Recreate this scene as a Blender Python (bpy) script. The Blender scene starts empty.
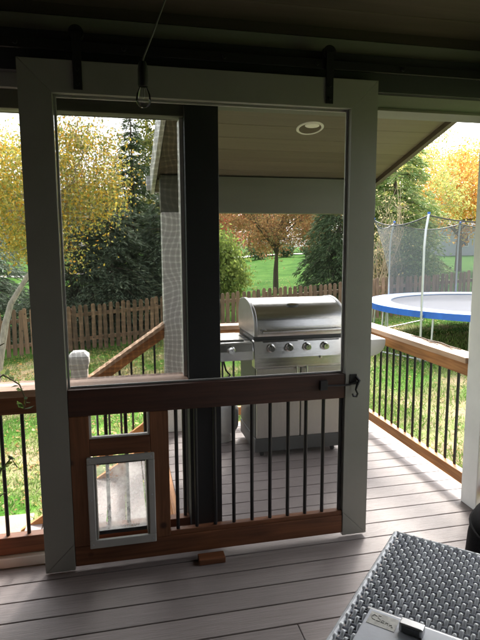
import bpy, bmesh, math, random
import numpy as np
from mathutils import Vector, Matrix
R = math.radians
random.seed(7)
rng = np.random.default_rng(11)
scene = bpy.context.scene
col = scene.collection

# ------------------------------------------------------------------ camera
F_PX, PITCH, ROLL, YAW = 534.04, R(7.8406), R(-0.2933), R(12.578)
CAM = Vector((0.4007, -2.5373, 1.5823))
fw = Vector((math.sin(YAW) * math.cos(PITCH), math.cos(YAW) * math.cos(PITCH), -math.sin(PITCH)))
rt = Vector((math.cos(YAW), -math.sin(YAW), 0))
up = rt.cross(fw)
r2 = math.cos(ROLL) * rt + math.sin(ROLL) * up
u2 = -math.sin(ROLL) * rt + math.cos(ROLL) * up
cam = bpy.data.cameras.new('camera')
cam.sensor_fit = 'VERTICAL'
cam.sensor_height = 24.0
cam.lens = F_PX / 640 * 24.0
cam.clip_start = 0.02
cam.clip_end = 2000
cam_o = bpy.data.objects.new('camera', cam)
col.objects.link(cam_o)
m = Matrix((r2, u2, -fw)).transposed().to_4x4()
m.translation = CAM
cam_o.matrix_world = m
scene.camera = cam_o

# ------------------------------------------------------------------ sky, sun, exposure
SUN_EL, SUN_AZ = R(48), R(28)          # azimuth from +Y towards +X
world = bpy.data.worlds.new('World')
scene.world = world
world.use_nodes = True
wn, wl = world.node_tree.nodes, world.node_tree.links
wn.clear()
sky = wn.new('ShaderNodeTexSky')
sky.sky_type = 'NISHITA'
sky.sun_disc = False
sky.sun_elevation = SUN_EL
sky.sun_rotation = SUN_AZ
sky.dust_density = 4.0
sky.air_density = 1.0
hs = wn.new('ShaderNodeHueSaturation')
hs.inputs['Saturation'].default_value = 0.18
bg = wn.new('ShaderNodeBackground')
bg.inputs['Strength'].default_value = 0.15
wo = wn.new('ShaderNodeOutputWorld')
wl.new(sky.outputs[0], hs.inputs['Color'])
wl.new(hs.outputs[0], bg.inputs[0])
wl.new(bg.outputs[0], wo.inputs[0])
sun = bpy.data.lights.new('sun', 'SUN')
sun.energy = 2.0
sun.angle = R(14)
sun.color = (1.0, 0.95, 0.87)
sun_o = bpy.data.objects.new('sun', sun)
col.objects.link(sun_o)
sd = Vector((math.sin(SUN_AZ) * math.cos(SUN_EL), math.cos(SUN_AZ) * math.cos(SUN_EL), math.sin(SUN_EL)))
sun_o.rotation_euler = sd.to_track_quat('Z', 'Y').to_euler()
sun_o.location = (0, 0, 30)
vs = scene.view_settings
vs.view_transform = 'Standard'
vs.look = 'None'
vs.exposure = 2.25
vs.gamma = 1.0
vs.use_curve_mapping = False
scene.cycles.use_denoising = True
scene.cycles.max_bounces = 10
scene.cycles.transparent_max_bounces = 48
scene.cycles.diffuse_bounces = 5
scene.cycles.sample_clamp_indirect = 6


# ------------------------------------------------------------------ object helpers
def tag(o, label=None, cat=None, group=None, kind=None):
    if label: o['label'] = label
    if cat: o['category'] = cat
    if group: o['group'] = group
    if kind: o['kind'] = kind
    return o


def thing(name, loc=(0, 0, 0), label=None, cat=None, group=None, kind=None, rz=0):
    o = bpy.data.objects.new(name, None)
    o.empty_display_size = 0.1
    o.location = loc
    o.rotation_euler = (0, 0, rz)
    col.objects.link(o)
    return tag(o, label, cat, group, kind)


class MB:
    """collects world-space shapes for one mesh"""
    def __init__(self):
        self.v, self.f, self.smooth = [], [], False

    def add(self, vs_, fs_):
        n = len(self.v)
        self.v += [tuple(p) for p in vs_]
        self.f += [tuple(i + n for i in f) for f in fs_]
        return self

    def box(self, x0, x1, y0, y1, z0, z1):
        return self.add([(x0, y0, z0), (x1, y0, z0), (x1, y1, z0), (x0, y1, z0), (x0, y0, z1), (x1, y0, z1), (x1, y1, z1), (x0, y1, z1)],
                        [(0, 3, 2, 1), (4, 5, 6, 7), (0, 1, 5, 4), (1, 2, 6, 5), (2, 3, 7, 6), (3, 0, 4, 7)])

    def prism(self, pts, axis, a, b):
        """extrude polygon pts (2D) along axis from a to b"""
        def mk(p, t):
            return {'x': (t, p[0], p[1]), 'y': (p[0], t, p[1]), 'z': (p[0], p[1], t)}[axis]
        n = len(pts)
        vs_ = [mk(p, a) for p in pts] + [mk(p, b) for p in pts]
        fs_ = [tuple(range(n)), tuple(range(2 * n - 1, n - 1, -1))] + [(i, i + n, (i + 1) % n + n, (i + 1) % n) for i in range(n)]
        return self.add(vs_, fs_)

    def tube(self, path, radii, seg=10, cap=True):
        path = [Vector(p) for p in path]
        if not hasattr(radii, '__len__'): radii = [radii] * len(path)
        vs_, fs_ = [], []
        prev = None
        for i, p in enumerate(path):
            d = (path[min(i + 1, len(path) - 1)] - path[max(i - 1, 0)]).normalized()
            if prev is None:
                a = d.orthogonal().normalized()
            else:
                a = (prev - d * prev.dot(d))
                a = a.normalized() if a.length > 1e-6 else d.orthogonal().normalized()
            prev = a
            b = d.cross(a)
            for k in range(seg):
                t = 2 * math.pi * k / seg
                vs_.append(p + (a * math.cos(t) + b * math.sin(t)) * radii[i])
        for i in range(len(path) - 1):
            for k in range(seg):
                k2 = (k + 1) % seg
                fs_.append((i * seg + k, i * seg + k2, (i + 1) * seg + k2, (i + 1) * seg + k))
        if cap:
            fs_.append(tuple(range(seg - 1, -1, -1)))
            fs_.append(tuple(range((len(path) - 1) * seg, len(path) * seg)))
        self.smooth = True
        return self.add(vs_, fs_)

    def lathe(self, prof, c=(0, 0, 0), axis='z', seg=24):
        """prof: (r, h) pairs"""
        vs_, fs_ = [], []
        for r, h in prof:
            for k in range(seg):
                t = 2 * math.pi * k / seg
                a, b = r * math.cos(t), r * math.sin(t)
                q = {'z': (a, b, h), 'y': (b, h, a), 'x': (h, a, b)}[axis]
                vs_.append((c[0] + q[0], c[1] + q[1], c[2] + q[2]))
        n = len(prof)
        for i in range(n - 1):
            for k in range(seg):
                k2 = (k + 1) % seg
                fs_.append((i * seg + k, i * seg + k2, (i + 1) * seg + k2, (i + 1) * seg + k))
        loop = prof[0] == prof[-1]
        if prof[0][0] > 1e-6 and not loop: fs_.append(tuple(range(seg - 1, -1, -1)))
        if prof[-1][0] > 1e-6 and not loop: fs_.append(tuple(range((n - 1) * seg, n * seg)))
        self.smooth = True
        return self.add(vs_, fs_)

    def mesh(self, name, origin=(0, 0, 0), sharp=35):
        me = bpy.data.meshes.new(name)
        ox, oy, oz = origin
        me.from_pydata([(x - ox, y - oy, z - oz) for x, y, z in self.v], [], self.f)
        bm = bmesh.new()
        bm.from_mesh(me)
        bmesh.ops.recalc_face_normals(bm, faces=bm.faces)
        bm.to_mesh(me)
        bm.free()
        if self.smooth:
            me.polygons.foreach_set('use_smooth', [True] * len(me.polygons))
            me.set_sharp_from_angle(angle=R(sharp))
        return me

    def build(self, name, mat, parent=None, bevel=0.0, origin=None, sharp=35):
        """one linked object; vertices are world coordinates"""
        if origin is None:
            a = np.array(self.v)
            lo, hi = a.min(0), a.max(0)
            origin = ((lo[0] + hi[0]) / 2, (lo[1] + hi[1]) / 2, lo[2])
        me = self.mesh(name, origin, sharp)
        me.materials.append(mat)
        return inst(name, me, parent, origin, bevel)


def inst(name, me, parent=None, loc=(0, 0, 0), bevel=0.0, rot=(0, 0, 0), scale=(1, 1, 1)):
    o = bpy.data.objects.new(name, me)
    col.objects.link(o)
    o.location = loc
    o.rotation_euler = rot
    o.scale = scale
    if parent:
        pm = parent.matrix_basis.copy()
        q = parent.parent
        while q:
            pm = q.matrix_basis @ q.matrix_parent_inverse @ pm if False else q.matrix_basis @ pm
            q = q.parent
        o.parent = parent
        o.matrix_basis = pm.inverted() @ o.matrix_basis
    if bevel:
        b = o.modifiers.new('edge', 'BEVEL')
        b.width = bevel
        b.segments = 2
        b.limit_method = 'ANGLE'
        b.harden_normals = False
    return o


def box(name, mat, parent, x0, x1, y0, y1, z0, z1, bevel=0.003):
    return MB().box(x0, x1, y0, y1, z0, z1).build(name, mat, parent, bevel)


# ------------------------------------------------------------------ materials
def nt(name):
    mt = bpy.data.materials.new(name)
    mt.use_nodes = True
    n = mt.node_tree.nodes
    return mt, n, mt.node_tree.links, n['Principled BSDF']


def pmat(name, c, rough=0.6, metal=0.0, var=0.15, scale=6.0, bump=0.0, bscale=60.0, stretch=(1, 1, 1), spec=0.5, objvar=0.0, coat=0.0, rvar=0.0):
    """world-position noise colour variation + optional bump; stretch sets grain"""
    mt, n, l, p = nt(name)
    geo = n.new('ShaderNodeNewGeometry')
    mp = n.new('ShaderNodeMapping')
    mp.inputs['Scale'].default_value = stretch
    l.new(geo.outputs['Position'], mp.inputs[0])
    nz = n.new('ShaderNodeTexNoise')
    nz.inputs['Scale'].default_value = scale
    nz.inputs['Detail'].default_value = 5
    nz.inputs['Roughness'].default_value = 0.6
    l.new(mp.outputs[0], nz.inputs['Vector'])
    rmp = n.new('ShaderNodeValToRGB')
    rmp.color_ramp.elements[0].position = 0.3
    rmp.color_ramp.elements[1].position = 0.7
    rmp.color_ramp.elements[0].color = (*[max(0, k * (1 - var)) for k in c], 1)
    rmp.color_ramp.elements[1].color = (*[min(1, k * (1 + var)) for k in c], 1)
    l.new(nz.outputs[0], rmp.inputs[0])
    out = rmp.outputs[0]
    if objvar:
        oi = n.new('ShaderNodeObjectInfo')
        mr = n.new('ShaderNodeMapRange')
        mr.inputs['To Min'].default_value = 1 - objvar
        mr.inputs['To Max'].default_value = 1 + objvar
        l.new(oi.outputs['Random'], mr.inputs[0])
        hv = n.new('ShaderNodeHueSaturation')
        l.new(mr.outputs[0], hv.inputs['Value'])
        l.new(out, hv.inputs['Color'])
        out = hv.outputs[0]
    l.new(out, p.inputs['Base Color'])
    p.inputs['Roughness'].default_value = rough
    p.inputs['Metallic'].default_value = metal
    p.inputs['Specular IOR Level'].default_value = spec
    if coat: p.inputs['Coat Weight'].default_value = coat
    if rvar:
        m2 = n.new('ShaderNodeMapRange')
        m2.inputs['To Min'].default_value = rough - rvar
        m2.inputs['To Max'].default_value = rough + rvar
        l.new(nz.outputs[0], m2.inputs[0])
        l.new(m2.outputs[0], p.inputs['Roughness'])
    if bump:
        n2 = n.new('ShaderNodeTexNoise')
        n2.inputs['Scale'].default_value = bscale
        n2.inputs['Detail'].default_value = 4
        l.new(mp.outputs[0], n2.inputs['Vector'])
        b = n.new('ShaderNodeBump')
        b.inputs['Strength'].default_value = bump
        b.inputs['Distance'].default_value = 0.01
        l.new(n2.outputs[0], b.inputs['Height'])
        l.new(b.outputs[0], p.inputs['Normal'])
    return mt


def wood(name, c1, c2, axis, rough=0.55, knots=True, gs=1.0, objvar=0.08):
    """grain along axis with growth streaks, knots and uneven stain"""
    mt, n, l, p = nt(name)
    geo = n.new('ShaderNodeNewGeometry')
    oi = n.new('ShaderNodeObjectInfo')
    add = n.new('ShaderNodeVectorMath')
    add.operation = 'MULTIPLY_ADD'
    cb = n.new('ShaderNodeCombineXYZ')
    for k in range(3): l.new(oi.outputs['Random'], cb.inputs[k])
    add.inputs[1].default_value = (37, 29, 17)
    l.new(cb.outputs[0], add.inputs[0])
    l.new(geo.outputs['Position'], add.inputs[2])
    mp = n.new('ShaderNodeMapping')
    s = {'x': (1.3, 22, 22), 'y': (22, 1.3, 22), 'z': (22, 22, 1.3)}[axis]
    mp.inputs['Scale'].default_value = [k * gs for k in s]
    l.new(add.outputs[0], mp.inputs[0])
    nz = n.new('ShaderNodeTexNoise')
    nz.inputs['Scale'].default_value = 2.2
    nz.inputs['Detail'].default_value = 7
    nz.inputs['Distortion'].default_value = 0.6
    l.new(mp.outputs[0], nz.inputs['Vector'])
    rm = n.new('ShaderNodeValToRGB')
    rm.color_ramp.elements[0].position = 0.32
    rm.color_ramp.elements[1].position = 0.68
    rm.color_ramp.elements[0].color = (*c1, 1)
    rm.color_ramp.elements[1].color = (*c2, 1)
    l.new(nz.outputs[0], rm.inputs[0])
    big = n.new('ShaderNodeTexNoise')
    big.inputs['Scale'].default_value = 3.0
    l.new(add.outputs[0], big.inputs['Vector'])
    hv = n.new('ShaderNodeHueSaturation')
    mr = n.new('ShaderNodeMapRange')
    mr.inputs['From Min'].default_value = 0.3
    mr.inputs['From Max'].default_value = 0.7
    mr.inputs['To Min'].default_value = 0.78
    mr.inputs['To Max'].default_value = 1.18
    l.new(big.outputs[0], mr.inputs[0])
    ov = n.new('ShaderNodeMapRange'); ov.inputs['To Min'].default_value = 1 - objvar; ov.inputs['To Max'].default_value = 1 + objvar
    l.new(oi.outputs['Random'], ov.inputs[0])
    om = n.new('ShaderNodeMath'); om.operation = 'MULTIPLY'
    l.new(mr.outputs[0], om.inputs[0]); l.new(ov.outputs[0], om.inputs[1])
    l.new(om.outputs[0], hv.inputs['Value'])
    l.new(rm.outputs[0], hv.inputs['Color'])
    out = hv.outputs[0]
    if knots:
        vo = n.new('ShaderNodeTexVoronoi')
        vo.inputs['Scale'].default_value = 5.5
        l.new(add.outputs[0], vo.inputs['Vector'])
        kr = n.new('ShaderNodeValToRGB')
        kr.color_ramp.elements[0].position = 0.06
        kr.color_ramp.elements[1].position = 0.13
        kr.color_ramp.elements[0].color = (1, 1, 1, 1)
        kr.color_ramp.elements[1].color = (0, 0, 0, 1)
        l.new(vo.outputs['Distance'], kr.inputs[0])
        mx = n.new('ShaderNodeMix')
        mx.data_type = 'RGBA'
        mx.inputs['B'].default_value = (c1[0] * .35, c1[1] * .3, c1[2] * .3, 1)
        l.new(kr.outputs[0], mx.inputs['Factor'])
        l.new(out, mx.inputs['A'])
        out = mx.outputs['Result']
    l.new(out, p.inputs['Base Color'])
    p.inputs['Roughness'].default_value = rough
    b = n.new('ShaderNodeBump')
    b.inputs['Strength'].default_value = 0.25
    b.inputs['Distance'].default_value = 0.004
    l.new(nz.outputs[0], b.inputs['Height'])
    l.new(b.outputs[0], p.inputs['Normal'])
    return mt


def leafmat(name, trans=0.35, rough=0.6):
    mt, n, l, p = nt(name)
    at = n.new('ShaderNodeVertexColor')
    at.layer_name = 'tint'
    l.new(at.outputs[0], p.inputs['Base Color'])
    p.inputs['Roughness'].default_value = rough
    p.inputs['Specular IOR Level'].default_value = 0.25
    tr = n.new('ShaderNodeBsdfTranslucent')
    l.new(at.outputs[0], tr.inputs[0])
    mx = n.new('ShaderNodeMixShader')
    mx.inputs[0].default_value = trans
    l.new(p.outputs[0], mx.inputs[1])
    l.new(tr.outputs[0], mx.inputs[2])
    l.new(mx.outputs[0], n['Material Output'].inputs[0])
    return mt


def screenmat(name, pitch, wire, c=(0.03, 0.03, 0.03), ax=('X', 'Z'), sag=0.0):
    """woven insect screen: opaque wires, open cells"""
    mt, n, l, p = nt(name)
    geo = n.new('ShaderNodeNewGeometry')
    sx = n.new('ShaderNodeSeparateXYZ')
    src = geo.outputs['Position']
    if sag:                                   # the cloth is never stretched perfectly even
        nz = n.new('ShaderNodeTexNoise'); nz.inputs['Scale'].default_value = 2.2; nz.inputs['Detail'].default_value = 2
        l.new(src, nz.inputs['Vector'])
        ma = n.new('ShaderNodeVectorMath'); ma.operation = 'MULTIPLY_ADD'; ma.inputs[1].default_value = (sag, sag, sag)
        l.new(nz.outputs['Color'], ma.inputs[0]); l.new(src, ma.inputs[2])
        src = ma.outputs[0]
    l.new(src, sx.inputs[0])
    outs = []
    for a in ax:
        d = n.new('ShaderNodeMath'); d.operation = 'DIVIDE'; d.inputs[1].default_value = pitch
        l.new(sx.outputs[a], d.inputs[0])
        fr = n.new('ShaderNodeMath'); fr.operation = 'FRACT'
        l.new(d.outputs[0], fr.inputs[0])
        lt = n.new('ShaderNodeMath'); lt.operation = 'LESS_THAN'; lt.inputs[1].default_value = wire / pitch
        l.new(fr.outputs[0], lt.inputs[0])
        outs.append(lt.outputs[0])
    mxm = n.new('ShaderNodeMath'); mxm.operation = 'MAXIMUM'
    l.new(outs[0], mxm.inputs[0]); l.new(outs[1], mxm.inputs[1])
    p.inputs['Base Color'].default_value = (*c, 1)
    p.inputs['Roughness'].default_value = 0.6
    tr = n.new('ShaderNodeBsdfTransparent')
    mx = n.new('ShaderNodeMixShader')
    l.new(mxm.outputs[0], mx.inputs[0])
    l.new(tr.outputs[0], mx.inputs[1])
    l.new(p.outputs[0], mx.inputs[2])
    l.new(mx.outputs[0], n['Material Output'].inputs[0])
    return mt


M = {}
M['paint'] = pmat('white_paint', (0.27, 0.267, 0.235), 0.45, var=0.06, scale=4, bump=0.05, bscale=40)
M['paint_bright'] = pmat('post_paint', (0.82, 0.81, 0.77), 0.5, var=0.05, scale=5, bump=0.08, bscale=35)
M['charcoal'] = pmat('charcoal_paint', (0.035, 0.037, 0.04), 0.5, var=0.1, bump=0.05)
M['beam'] = pmat('beam_paint', (0.30, 0.30, 0.27), 0.55, var=0.08, scale=3, bump=0.05, stretch=(0.3, 3, 3))
M['beam_out'] = pmat('beam_paint_beige', (0.135, 0.135, 0.105), 0.55, var=0.06, scale=3, bump=0.05, stretch=(0.3, 3, 3))
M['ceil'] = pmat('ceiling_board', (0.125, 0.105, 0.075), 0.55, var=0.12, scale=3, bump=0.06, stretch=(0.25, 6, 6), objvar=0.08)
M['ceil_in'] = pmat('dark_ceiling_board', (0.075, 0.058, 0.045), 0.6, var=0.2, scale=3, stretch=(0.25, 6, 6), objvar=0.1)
M['housewall'] = pmat('house_siding_dark', (0.055, 0.052, 0.048), 0.7, var=0.1)
M['trim_dark'] = pmat('dark_brown_trim', (0.07, 0.05, 0.035), 0.5, var=0.15)
M['black'] = pmat('black_metal', (0.012, 0.012, 0.013), 0.42, var=0.2, scale=20)
M['deck'] = pmat('composite_deck', (0.245, 0.208, 0.198), 0.5, var=0.17, scale=5, bump=0.35, bscale=14, stretch=(0.7, 16, 16), objvar=0.11, rvar=0.12)
M['rim'] = wood('rim_board', (0.13, 0.07, 0.035), (0.22, 0.12, 0.06), 'x')
M['cedar_x'] = wood('cedar_x', (0.34, 0.13, 0.035), (0.58, 0.27, 0.09), 'x')
M['cedar_y'] = wood('cedar_y', (0.34, 0.13, 0.035), (0.58, 0.27, 0.09), 'y')
M['redwood_x'] = wood('stained_redwood_x', (0.13, 0.045, 0.016), (0.25, 0.093, 0.036), 'x')
M['redwood_z'] = wood('stained_redwood_z', (0.13, 0.05, 0.018), (0.25, 0.10, 0.04), 'z')
M['walnut_x'] = wood('dark_stained_rail', (0.042, 0.015, 0.008), (0.075, 0.027, 0.015), 'x', knots=False)
M['cap'] = wood('weathered_cap', (0.33, 0.19, 0.12), (0.47, 0.30, 0.21), 'x')
M['picket'] = wood('fence_picket', (0.15, 0.09, 0.055), (0.30, 0.185, 0.12), 'z', objvar=0.32)
M['concrete'] = pmat('concrete', (0.26, 0.205, 0.145), 0.85, var=0.12, scale=8, bump=0.3, bscale=70)
M['rock'] = pmat('pale_limestone', (0.52, 0.47, 0.38), 0.85, var=0.2, scale=9, bump=0.5, bscale=30)
M['steel'] = pmat('brushed_steel', (0.68, 0.68, 0.675), 0.20, metal=1.0, var=0.09, scale=5, bump=0.05, bscale=40, stretch=(0.5, 30, 30), rvar=0.07)
M['steel_side'] = pmat('cast_end_cap', (0.42, 0.42, 0.42), 0.4, metal=0.9, var=0.08)
M['steel_dark'] = pmat('grey_panel', (0.10, 0.105, 0.105), 0.42, metal=0.5, var=0.1)
M['door_steel'] = pmat('cabinet_door_steel', (0.50, 0.49, 0.46), 0.36, metal=0.85, var=0.06, stretch=(20, 20, 0.6), bump=0.03)
M['chrome'] = pmat('polished_knob', (0.75, 0.75, 0.75), 0.16, metal=1.0, var=0.03)
M['shelf_grey'] = pmat('shelf_plastic', (0.55, 0.56, 0.57), 0.4, var=0.05)
M['rubber'] = pmat('black_rubber', (0.02, 0.02, 0.02), 0.7, var=0.2)
M['tank'] = pmat('white_enamel', (0.74, 0.76, 0.77), 0.35, var=0.05, scale=8, bump=0.02)
M['flapframe'] = pmat('grey_plastic', (0.46, 0.46, 0.43), 0.45, var=0.08, bump=0.03)
M['blue'] = pmat('blue_vinyl', (0.02, 0.12, 0.52), 0.4, var=0.15, bump=0.15, bscale=14)
M['blue_pale'] = pmat('faded_blue_vinyl', (0.25, 0.33, 0.47), 0.42, var=0.12, scale=5, bump=0.2, bscale=12)
M['mat'] = pmat('trampoline_mat', (0.10, 0.105, 0.125), 0.6, var=0.1, spec=0.12)
M['galv'] = pmat('galvanised_steel', (0.55, 0.57, 0.60), 0.4, metal=0.7, var=0.08)
M['wicker'] = pmat('grey_resin_wicker', (0.76, 0.79, 0.86), 0.24, var=0.25, scale=40, bump=0.08, bscale=160, objvar=0.12)
M['wicker_mid'] = pmat('mid_resin_wicker', (0.34, 0.36, 0.41), 0.35, var=0.2, scale=30)
M['wicker_dark'] = pmat('dark_resin_wicker', (0.035, 0.038, 0.045), 0.5, var=0.2, scale=30)
M['lidplate'] = pmat('powder_coated_plate', (0.66, 0.69, 0.75), 0.38, var=0.05, scale=7, bump=0.03, bscale=120)
M['alum'] = pmat('cast_aluminium', (0.50, 0.50, 0.50), 0.35, metal=0.9, var=0.06)
M['sticker'] = pmat('worn_sticker', (0.60, 0.59, 0.54), 0.6, var=0.22, scale=60)
M['ink'] = pmat('faded_ink', (0.44, 0.43, 0.40), 0.7)
M['fabric_black'] = pmat('black_fabric', (0.006, 0.006, 0.007), 0.9, var=0.3, scale=60, bump=0.2, bscale=200, spec=0.1)
M['terracotta'] = pmat('terracotta', (0.36, 0.15, 0.08), 0.8, var=0.15)
M['soil'] = pmat('soil', (0.04, 0.028, 0.02), 0.95, var=0.4, scale=40)
M['bark_pale'] = pmat('pale_bark', (0.40, 0.36, 0.31), 0.85, var=0.35, scale=14, bump=0.4, stretch=(2, 2, 0.6))
M['bark'] = pmat('grey_brown_bark', (0.13, 0.10, 0.075), 0.9, var=0.35, scale=12, bump=0.5, stretch=(3, 3, 0.5))
M['twig'] = pmat('pale_twig', (0.42, 0.34, 0.23), 0.9, var=0.25, scale=9)
M['stem'] = pmat('green_stem', (0.12, 0.11, 0.05), 0.8, var=0.3)
M['leaf'] = leafmat('leaf', 0.5)
M['needle'] = leafmat('needle', 0.18)
M['grassblade'] = leafmat('grass_blade', 0.3)
M['siding'] = pmat('far_siding', (0.42, 0.45, 0.48), 0.7, var=0.05)
M['shingle'] = pmat('far_shingle', (0.16, 0.16, 0.17), 0.85, var=0.2)
M['winglass'] = pmat('far_window_glass', (0.05, 0.06, 0.07), 0.1, var=0.1)
M['road'] = pmat('pale_concrete_road', (0.60, 0.58, 0.54), 0.85, var=0.08)
M['white_pl'] = pmat('white_gutter', (0.70, 0.71, 0.71), 0.4, var=0.04)
M['flue'] = pmat('lamp_trim', (0.75, 0.74, 0.70), 0.4, var=0.03)
M['cordgrey'] = pmat('grey_cord', (0.16, 0.16, 0.16), 0.6)
M['trim_lamp'] = pmat('brown_baffle', (0.07, 0.048, 0.03), 0.5)
M['bulbglass_off'] = pmat('reflector_bulb', (0.85, 0.84, 0.80), 0.3, var=0.03)
M['net'] = screenmat('safety_net', 0.012, 0.0022, (0.04, 0.042, 0.05))
M['screen'] = screenmat('insect_screen', 0.0014, 0.00033, (0.02, 0.02, 0.02), sag=0.010)

mt, n, l, p = nt('thin_clear_glass')
fz = n.new('ShaderNodeLayerWeight'); fz.inputs[0].default_value = .25
gl = n.new('ShaderNodeBsdfGlossy'); gl.inputs['Roughness'].default_value = .03
tr = n.new('ShaderNodeBsdfTransparent'); tr.inputs[0].default_value = (.95, .95, .95, 1)
mx = n.new('ShaderNodeMixShader')
l.new(fz.outputs['Fresnel'], mx.inputs[0]); l.new(tr.outputs[0], mx.inputs[1]); l.new(gl.outputs[0], mx.inputs[2])
l.new(mx.outputs[0], n['Material Output'].inputs[0])
M['glass'] = mt
mt, n, l, p = nt('cloudy_vinyl_flap')        # scratched translucent vinyl
nz = n.new('ShaderNodeTexNoise'); nz.inputs['Scale'].default_value = 14; nz.inputs['Detail'].default_value = 8; nz.inputs['Roughness'].default_value = .7
geo = n.new('ShaderNodeNewGeometry'); l.new(geo.outputs['Position'], nz.inputs['Vector'])
rm = n.new('ShaderNodeMapRange'); rm.inputs['From Min'].default_value = .35; rm.inputs['From Max'].default_value = .7
rm.inputs['To Min'].default_value = .14; rm.inputs['To Max'].default_value = .55
l.new(nz.outputs[0], rm.inputs[0])
tr = n.new('ShaderNodeBsdfTransparent'); tr.inputs[0].default_value = (.93, .93, .92, 1)
tl = n.new('ShaderNodeBsdfTranslucent'); tl.inputs[0].default_value = (.80, .80, .78, 1)
mx = n.new('ShaderNodeMixShader')
l.new(rm.outputs[0], mx.inputs[0]); l.new(tr.outputs[0], mx.inputs[1]); l.new(tl.outputs[0], mx.inputs[2])
l.new(mx.outputs[0], n['Material Output'].inputs[0])
M['flap'] = mt

# lawn: green with worn straw patches
mt, n, l, p = nt('lawn')
geo = n.new('ShaderNodeNewGeometry')
n1 = n.new('ShaderNodeTexNoise'); n1.inputs['Scale'].default_value = 0.8; n1.inputs['Detail'].default_value = 8
n2 = n.new('ShaderNodeTexNoise'); n2.inputs['Scale'].default_value = 22; n2.inputs['Detail'].default_value = 6
l.new(geo.outputs['Position'], n1.inputs['Vector']); l.new(geo.outputs['Position'], n2.inputs['Vector'])
ra = n.new('ShaderNodeValToRGB'); ra.color_ramp.elements[0].position = .38; ra.color_ramp.elements[1].position = .66
ra.color_ramp.elements[0].color = (.04, .13, .014, 1); ra.color_ramp.elements[1].color = (.10, .21, .036, 1)
rb = n.new('ShaderNodeValToRGB'); rb.color_ramp.elements[0].position = .35; rb.color_ramp.elements[1].position = .7
rb.color_ramp.elements[0].color = (.6, .6, .6, 1); rb.color_ramp.elements[1].color = (1.15, 1.15, 1.15, 1)
mu = n.new('ShaderNodeMix'); mu.data_type = 'RGBA'; mu.blend_type = 'MULTIPLY'; mu.inputs['Factor'].default_value = 1
l.new(n1.outputs[0], ra.inputs[0]); l.new(n2.outputs[0], rb.inputs[0])
l.new(ra.outputs[0], mu.inputs['A']); l.new(rb.outputs[0], mu.inputs['B'])
n3 = n.new('ShaderNodeTexNoise'); n3.inputs['Scale'].default_value = 0.9; n3.inputs['Detail'].default_value = 7
l.new(geo.outputs['Position'], n3.inputs['Vector'])
sx = n.new('ShaderNodeSeparateXYZ'); l.new(geo.outputs['Position'], sx.inputs[0])
mr = n.new('ShaderNodeMapRange'); mr.inputs['From Min'].default_value = 9.0; mr.inputs['From Max'].default_value = 13.0
mr.inputs['To Min'].default_value = 0.0; mr.inputs['To Max'].default_value = -0.25
l.new(sx.outputs['Y'], mr.inputs[0])
ad = n.new('ShaderNodeMath'); ad.operation = 'ADD'; l.new(n3.outputs[0], ad.inputs[0]); l.new(mr.outputs[0], ad.inputs[1])
rc = n.new('ShaderNodeValToRGB'); rc.color_ramp.elements[0].position = .47; rc.color_ramp.elements[1].position = .62
l.new(ad.outputs[0], rc.inputs[0])
m3 = n.new('ShaderNodeMix'); m3.data_type = 'RGBA'; m3.inputs['B'].default_value = (.27, .215, .13, 1)
l.new(rc.outputs[0], m3.inputs['Factor']); l.new(mu.outputs['Result'], m3.inputs['A'])
l.new(m3.outputs['Result'], p.inputs['Base Color']); p.inputs['Roughness'].default_value = .95; p.inputs['Specular IOR Level'].default_value = 0.05
bp = n.new('ShaderNodeBump'); bp.inputs['Strength'].default_value = .6; bp.inputs['Distance'].default_value = .03
l.new(n2.outputs[0], bp.inputs['Height']); l.new(bp.outputs[0], p.inputs['Normal'])
M['lawn'] = mt


# ------------------------------------------------------------------ ground
def hgt(x, y):
    x = np.asarray(x, float); y = np.asarray(y, float)
    base = -0.83 + 0.062 * np.clip(x, -6, 12)
    s = 1 / (1 + np.exp(-(x - 12) / 2.5))
    far = np.clip(y - 13, 0, 40) * 0.022 * s
    bump = 0.03 * np.sin(x * .9 + 1.3) * np.cos(y * .7) + 0.02 * np.sin(x * 2.1 + y * 1.7)
    return base + far + bump


def H(x, y): return float(hgt(x, y))


t = np.linspace(-1, 1, 190)
gx = np.sign(t) * (np.abs(t) ** 2.6) * 400 + 2
gy = np.sign(t) * (np.abs(t) ** 2.6) * 400 + 6
X, Y = np.meshgrid(gx, gy, indexing='ij')
Z = hgt(X, Y)
nn = len(t)
vv = np.stack([X, Y, Z], -1).reshape(-1, 3)
idx = np.arange(nn * nn).reshape(nn, nn)
ff = np.stack([idx[:-1, :-1], idx[1:, :-1], idx[1:, 1:], idx[:-1, 1:]], -1).reshape(-1, 4)
me = bpy.data.meshes.new('ground')
me.from_pydata(vv.tolist(), [], ff.tolist())
me.polygons.foreach_set('use_smooth', [True] * len(me.polygons))
me.materials.append(M['lawn'])
tag(inst('ground', me), kind='structure')

# ------------------------------------------------------------------ porch: floor
GAP, PITCH_B, Y0B = 0.006, 0.1385, 0.117
JOINT_X, JOINT_Y = 1.079, -.62
JOINT_K = math.floor((JOINT_Y - Y0B) / PITCH_B)
floor = thing('porch_floor', (0, 0, 0), kind='structure')
XL, XR = -2.2, 2.56
k = -32
while True:
    ya = Y0B + PITCH_B * k + GAP / 2
    yb = ya + PITCH_B - GAP
    if ya > 1.98: break
    outer = ya > 0.11
    x0 = 0.70 if outer else XL
    x1 = XR
    yb = min(yb, 2.03)
    spans = [(x0, x1)]
    if not outer:
        if k == JOINT_K: spans = [(x0, JOINT_X), (JOINT_X + .003, x1)]
        elif k % 4 == 2: spans = [(x0, -0.9), (-0.897, x1)]
    for a, b in spans:
        box('deck_board', M['deck'], floor, a, b, ya, yb, -0.025, 0.0, 0.003)
    k += 1
box('subfloor', M['rim'], floor, XL, XR - .02, -4.3, 0.25, -0.20, -0.03, 0)
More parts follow.
